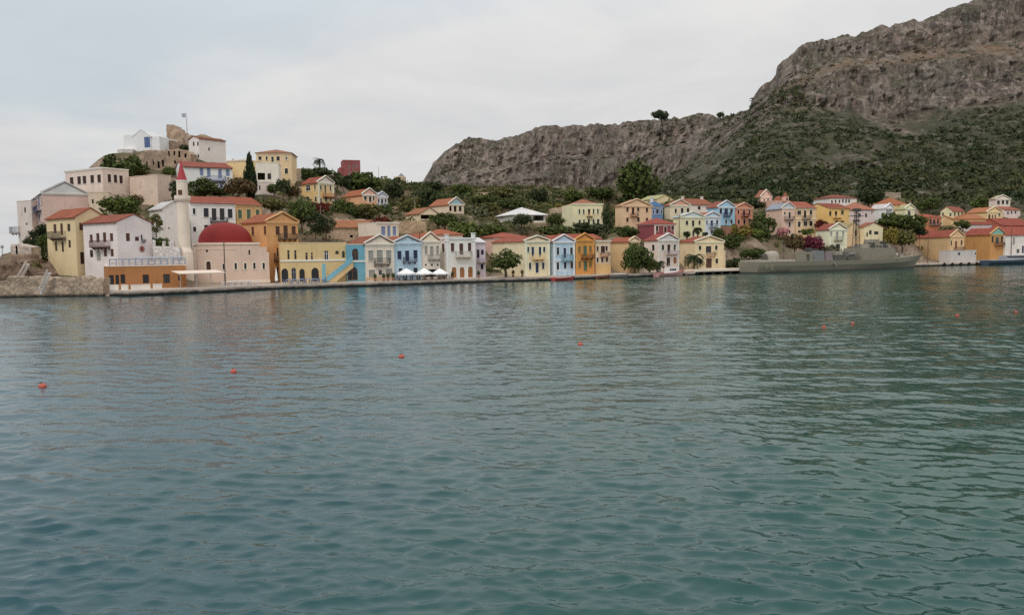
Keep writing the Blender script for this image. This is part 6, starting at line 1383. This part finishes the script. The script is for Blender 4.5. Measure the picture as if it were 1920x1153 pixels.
for lab, x, y, w_, h_, t in (('dark tree on the saddle under the cliff, left of the cream wall ruin', 866, 368, 40, 24, 'd'), ('olive thicket on the saddle right of the cream wall ruin', 946, 372, 46, 22, 'o'), ('dark rounded tree on the saddle in the middle', 1012, 380, 34, 28, 'k'), ('low dark thicket on the slope above the tent-roof shed', 960, 392, 52, 20, 'd'),
                              ('green bush above the square cream house', 1072, 378, 40, 24, 'g'), ('dark tree left of the big lone tree', 1128, 374, 44, 24, 'd'), ('dark scrub at the left end of the saddle crest', 812, 358, 40, 18, 'k'), ('olive bush on the slope between stone house and tent-roof shed', 912, 398, 46, 20, 'o'), ('green thicket on the slope under the cream wall ruin', 908, 384, 50, 18, 'g'), ('pale olive bush on the slope left of the square cream house', 1044, 398, 36, 16, 'y')): L(lab, x, y, w_, h_, 'shrub', t)
L('huge round dark tree standing alone under the grey cliff', 1196, 380, 84, 88, 'shrub', 'd', d=318, name='tree', cat='tree')
L('waterfront tree with pale forked trunks before the deep cream house', 949, 522, 56, 58, 'tree', 'd', d=163.5, p=None); L('large dark green tree on the quay left of the grey-white house', 1190, 510, 62, 56, 'shrub', 'd', d=181.5, name='tree', cat='tree'); L('lower bushy tree leaning against the large quay tree', 1219, 508, 30, 30, 'shrub', 'g', d=184)
L('dense dark bush right of the butter yellow house', 1372, 470, 44, 34, 'shrub', 'd', d=216); L('broad bush behind the landing stage', 1382, 504, 40, 22, 'low', 'k', d=209); L('dark tall tree beside the salmon-orange house', 1432, 450, 50, 54, 'shrub', 'd', d=236); L('bush hanging over the terrace right of the salmon house', 1412, 452, 40, 24, 'low', 'g', d=230); L('dark bush beside the sky-blue house terrace', 1346, 448, 26, 22, 'shrub', 'd', d=209); L('olive-brown bush above the brown terrace wall', 1392, 442, 40, 22, 'low', 'y', d=226); L('long dark green shrub by the warship stern', 1414, 486, 52, 22, 'low', 'd', d=211)
L('magenta bougainvillea above the warship deckhouse', 1520, 474, 44, 34, 'shrub', 'm', d=224); L('dull red bougainvillea left of the pale yellow gabled house', 1540, 430, 26, 20, 'shrub', 'r', d=246); L('pink blossoming shrub under the ochre red-roofed house', 1466, 442, 24, 16, 'low', 'p', d=236); L('green shrub cut flat under the ochre house windows', 1514, 440, 24, 12, 'low', 'g', d=238); L('dark olive shrub behind the warship aft gun', 1490, 464, 44, 26, 'low', 'b', d=223)
L('grey-lilac flowering bush behind the missile launchers', 1548, 488, 50, 30, 'shrub', 's', d=226); L('dark bush right of the cream house with small red roof', 1668, 462, 36, 38, 'shrub', 'y', d=247); L('dark green bush below the white gabled house', 1664, 424, 46, 26, 'low', 'd', d=258); L('spreading green tree left of the terracotta orange house', 1702, 436, 60, 36, 'shrub', 'd', d=258); L('olive thicket beside the long yellow quay house', 1692, 464, 44, 36, 'shrub', 'o', d=250); L('dark bush above the long yellow quay house roof', 1724, 440, 30, 20, 'low', 'k', d=261)
L('dark bush between the pale yellow-green house and the ochre house', 1806, 428, 30, 16, 'low', 'd', d=266); L('dark tree behind the pale yellow-green house', 1742, 396, 44, 26, 'shrub', 'd', d=296); L('green bush left of the square white tower house', 1842, 392, 44, 24, 'shrub', 'g', d=322); L('dark trees behind the topmost long white house', 1634, 384, 50, 30, 'shrub', 'k', d=305); L('bush below the small pink domed church', 1462, 397, 30, 11, 'low', 'd', d=291); L('dark bush left of the peach pointed church', 1412, 394, 40, 26, 'shrub', 'k', d=300)
L('round dark bush on the skyline of the grey cliff', 1240, 225, 34, 19, 'low', 'k', d=772); L('small dark bush in the notch of the cliff skyline', 1351, 222, 16, 12, 'shrub', 'k', d=748); L('tiny bush right of the notch on the cliff skyline', 1374, 219, 9, 7, 'low', 'k', d=742)
def cypress():
    p = P(470, 366, 183); root = empty('cypress_tree', p, 0, 'tall slim dark cypress among the yellow and white houses', 'tree'); k = 183 / FPX; R, Hh = 12.5 * k, 81 * k
    def f(q):
        z = (q[2] + 1) / 2; w_ = (.35 + .65 * min(z / .25, 1)) * (1 - max(0, (z - .28) / .72) ** 1.35); r = math.hypot(q[0], q[1])
        return None if r > 1 else (q[0] * w_ * .86, q[1] * w_ * .86, z * .97)
    V, F = leaf_cloud(77, 170, 34, .1, f); V = V * np.array([R, R, 1]);
    V2 = V.copy(); rg = np.random.default_rng(3)
    # clumps were sized for a unit crown: keep them inside the slim height
    V2[:, 2] = V[:, 2] * Hh * .8 + .3
    link('crown', np_mesh('crown', V2, F), leafmat('cypress_leaves', (46, 60, 42)), root); t = MB(); t.tube([(0, 0, -.5), (0, 0, Hh * .7)], [.22, .08], 7); t.build('trunk', BARK, root)
cypress()
def palm(label, x, yb, wpx, hpx, d, trunk_frac, seed, tint=(52, 66, 44), droop=1.0, nf=44):
    p = P(x, yb, d); p.z = max(p.z, .8); root = empty('palm_tree', p, 0, label, 'palm'); k = d / FPX; R, Hh = wpx * k / 2, hpx * k; rg = random.Random(seed); zc = Hh * trunk_frac
    t = MB(); t.tube([(0, 0, -.5), (.05, 0, zc * .4), (.0, .04, zc * .8), (0, 0, zc)], [.3, .2, .19, .28], 9); t.build('trunk', plain('palm_bark', (110, 92, 72), .95, .25), root)
    c = MB()
    for i in range(nf):
        a = i * 2.399963; el = rg.uniform(-.35, 1.25); LN = R * 1.12 * rg.uniform(.85, 1.1); pts = []; n = 8; q = Vector((0, 0, zc)); e = el
        for j in range(n + 1):
            pts.append(q.copy()); q = q + Vector((math.cos(a) * math.cos(e), math.sin(a) * math.cos(e), math.sin(e))) * LN / n; e -= (.30 if el > .4 else .2) * droop
        for j in range(n):
            u = (pts[j + 1] - pts[j]).normalized(); sd_ = Vector((-math.sin(a), math.cos(a), 0)); c.beam(pts[j], pts[j + 1], .05)
            for h_ in range(3):
                b0 = pts[j].lerp(pts[j + 1], (h_ + .5) / 3); ll = LN * .22 * (1 - .6 * abs(j / n - .4))
                for s in (-1, 1):
                    tip = b0 + sd_ * s * ll * .8 + u * ll * .55 + Vector((0, 0, -.28 * ll)); c.add([b0 - u * .05, b0 + u * .05, tip], [(0, 1, 2)])
    c.build('crown', leafmat('palm_leaves', tint), root)
palm('lone palm with slim trunk on the ridge skyline', 599, 326, 30, 38, 258, .60, 1, nf=26)
palm('broad palm before the butter yellow house on the quay', 1301, 506, 50, 42, 197.5, .5, 2, droop=1.1); palm('small bushy palm left of the moored motorboat', 1233, 506, 34, 30, 187, .35, 3)
palm('small palm against the pale cream-green house facade', 1308, 447, 20, 30, 209, .55, 4, (46, 58, 36)); palm('stubby palm left before the pale cream-green house', 1288, 447, 16, 22, 208.5, .45, 5, (46, 58, 36)); palm('stubby palm between the pale cream-green and triangular pediment houses', 1322, 446, 13, 18, 210, .45, 6, (46, 58, 36))
# ---- undergrowth that nobody could count: one object for the town slopes, one for the mountain
def scrub(name, pts, sizes, per, leaf, tint, seed):
    rg = np.random.default_rng(seed); n = len(pts); d = rg.normal(size=(n, per, 3)); d /= np.linalg.norm(d, axis=2, keepdims=True); d[..., 2] = np.abs(d[..., 2]) * .8
    rad = rg.uniform(.4, 1, (n, per, 1)); pos = pts[:, None] + d * rad * sizes[:, None, None]; nrm = d + rg.normal(size=d.shape) * .5; nrm /= np.linalg.norm(nrm, axis=2, keepdims=True)
    t = np.cross(nrm, rg.normal(size=d.shape)); t /= np.linalg.norm(t, axis=2, keepdims=True); b = np.cross(nrm, t); s = leaf * sizes[:, None, None] * rg.uniform(.6, 1.3, (n, per, 1)); a, b = t * s, b * s * .7
    V = np.stack([pos - a, pos + b, pos + a, pos - b], 2).reshape(-1, 3); o = link(name, np_mesh(name, V, np.arange(len(V)).reshape(-1, 4)), tint); tag(o, kind='stuff')
    return o
def scrubmat(name, cols, sc):
    m = NT(name); a = [tuple(v for v in lin(c)) for c in cols]
    c = m.mix(m.ramp(m.noise(sc, 4, .6), [(.38, 0.), (.62, 1.)]), a[0], a[1]); c = m.mix(m.ramp(m.noise(sc * 3.1, 3, .6, loc=(7, 7, 0)), [(.5, 0.), (.66, .8)]), c, a[2]); m.col(c); m.rough(.85); m.b.inputs['Specular IOR Level'].default_value = .08; return m.m
def town_scrub():
    rg = np.random.default_rng(21); N = 42000; X, Y = rg.uniform(-105, 260, N), rg.uniform(125, 400, N); s = shore(X, Y)
    dens = fbm(X * .05, Y * .05, 0 * X, 4, 91); keep = (s > 11) & (dens + rg.uniform(-.45, .45, N) > -.34)
    for A, U, Nb, W, D in FOOT:
        u = (X - A.x) * U.x + (Y - A.y) * U.y; v = (X - A.x) * Nb.x + (Y - A.y) * Nb.y; keep &= ~((u > -1.2) & (u < W + 1.2) & (v > -2.2) & (v < D + 1.0))
    keep &= rg.uniform(0, 1, N) < np.where(Y < 175, .35, np.where(Y > 250, .9, .7))
    keep &= ~((X < -40) & (Y < 160))
    X, Y = X[keep], Y[keep]; Z = ground_z(X, Y); sz = rg.uniform(.5, 1.7, len(X)) * np.where(Y > 250, 1.45, .95)
    print('town scrub', len(X)); scrub('undergrowth', np.stack([X, Y, Z], 1), sz, 16, .26, scrubmat('scrub_leaves', ((70, 82, 48), (106, 102, 66), (54, 64, 40)), .08), 22)
town_scrub()
def mountain_scrub():
    V, S, rock, xs = MT; rg = np.random.default_rng(31); R, C = S.shape; N = 60000; i, j = rg.integers(0, R - 8, N), rg.integers(0, C, N); p = V[i, j]; s = S[i, j]; x = xs[j]; rk = rock[i, j]
    wood = fbm(p[:, 0] * .014, p[:, 1] * .014, 0 * s, 4, 95)
    low = np.clip((2.9 - s) / 1.6, 0, 1)       # denser towards the foot
    lush = np.exp(-((x - 1890) / 130) ** 2 - ((s - 2.2) / .45) ** 2) * .9 + np.exp(-((x - 1360) / 120) ** 2 - ((s - 1.9) / .5) ** 2) * .7
    keep = (s > .8) & (s < 6.2) & (wood * 1.1 + low * 1.05 + lush * 1.2 + np.clip((2.95 - s) / .5, 0, 1) * .2 - .24 - rk * .8 + rg.uniform(-.4, .4, N) > 0)
    keep |= (s > 4) & (s < 4.9) & (x > 1440) & (rg.uniform(0, 1, N) < .12)
    keep &= rg.uniform(0, 1, N) < np.where(s < 2, .6, .7)
    p, s = p[keep], s[keep]; sz = np.clip(np.exp(rg.normal(.35, .42, len(p))), .7, 4.2) * np.where(s < 2.5, 1.25, .95)
    print('mountain scrub', len(p)); scrub('mountain_scrub', p, sz, 15, .30, scrubmat('maquis_leaves', ((58, 68, 44), (84, 84, 56), (46, 58, 42)), .02), 32)
mountain_scrub()
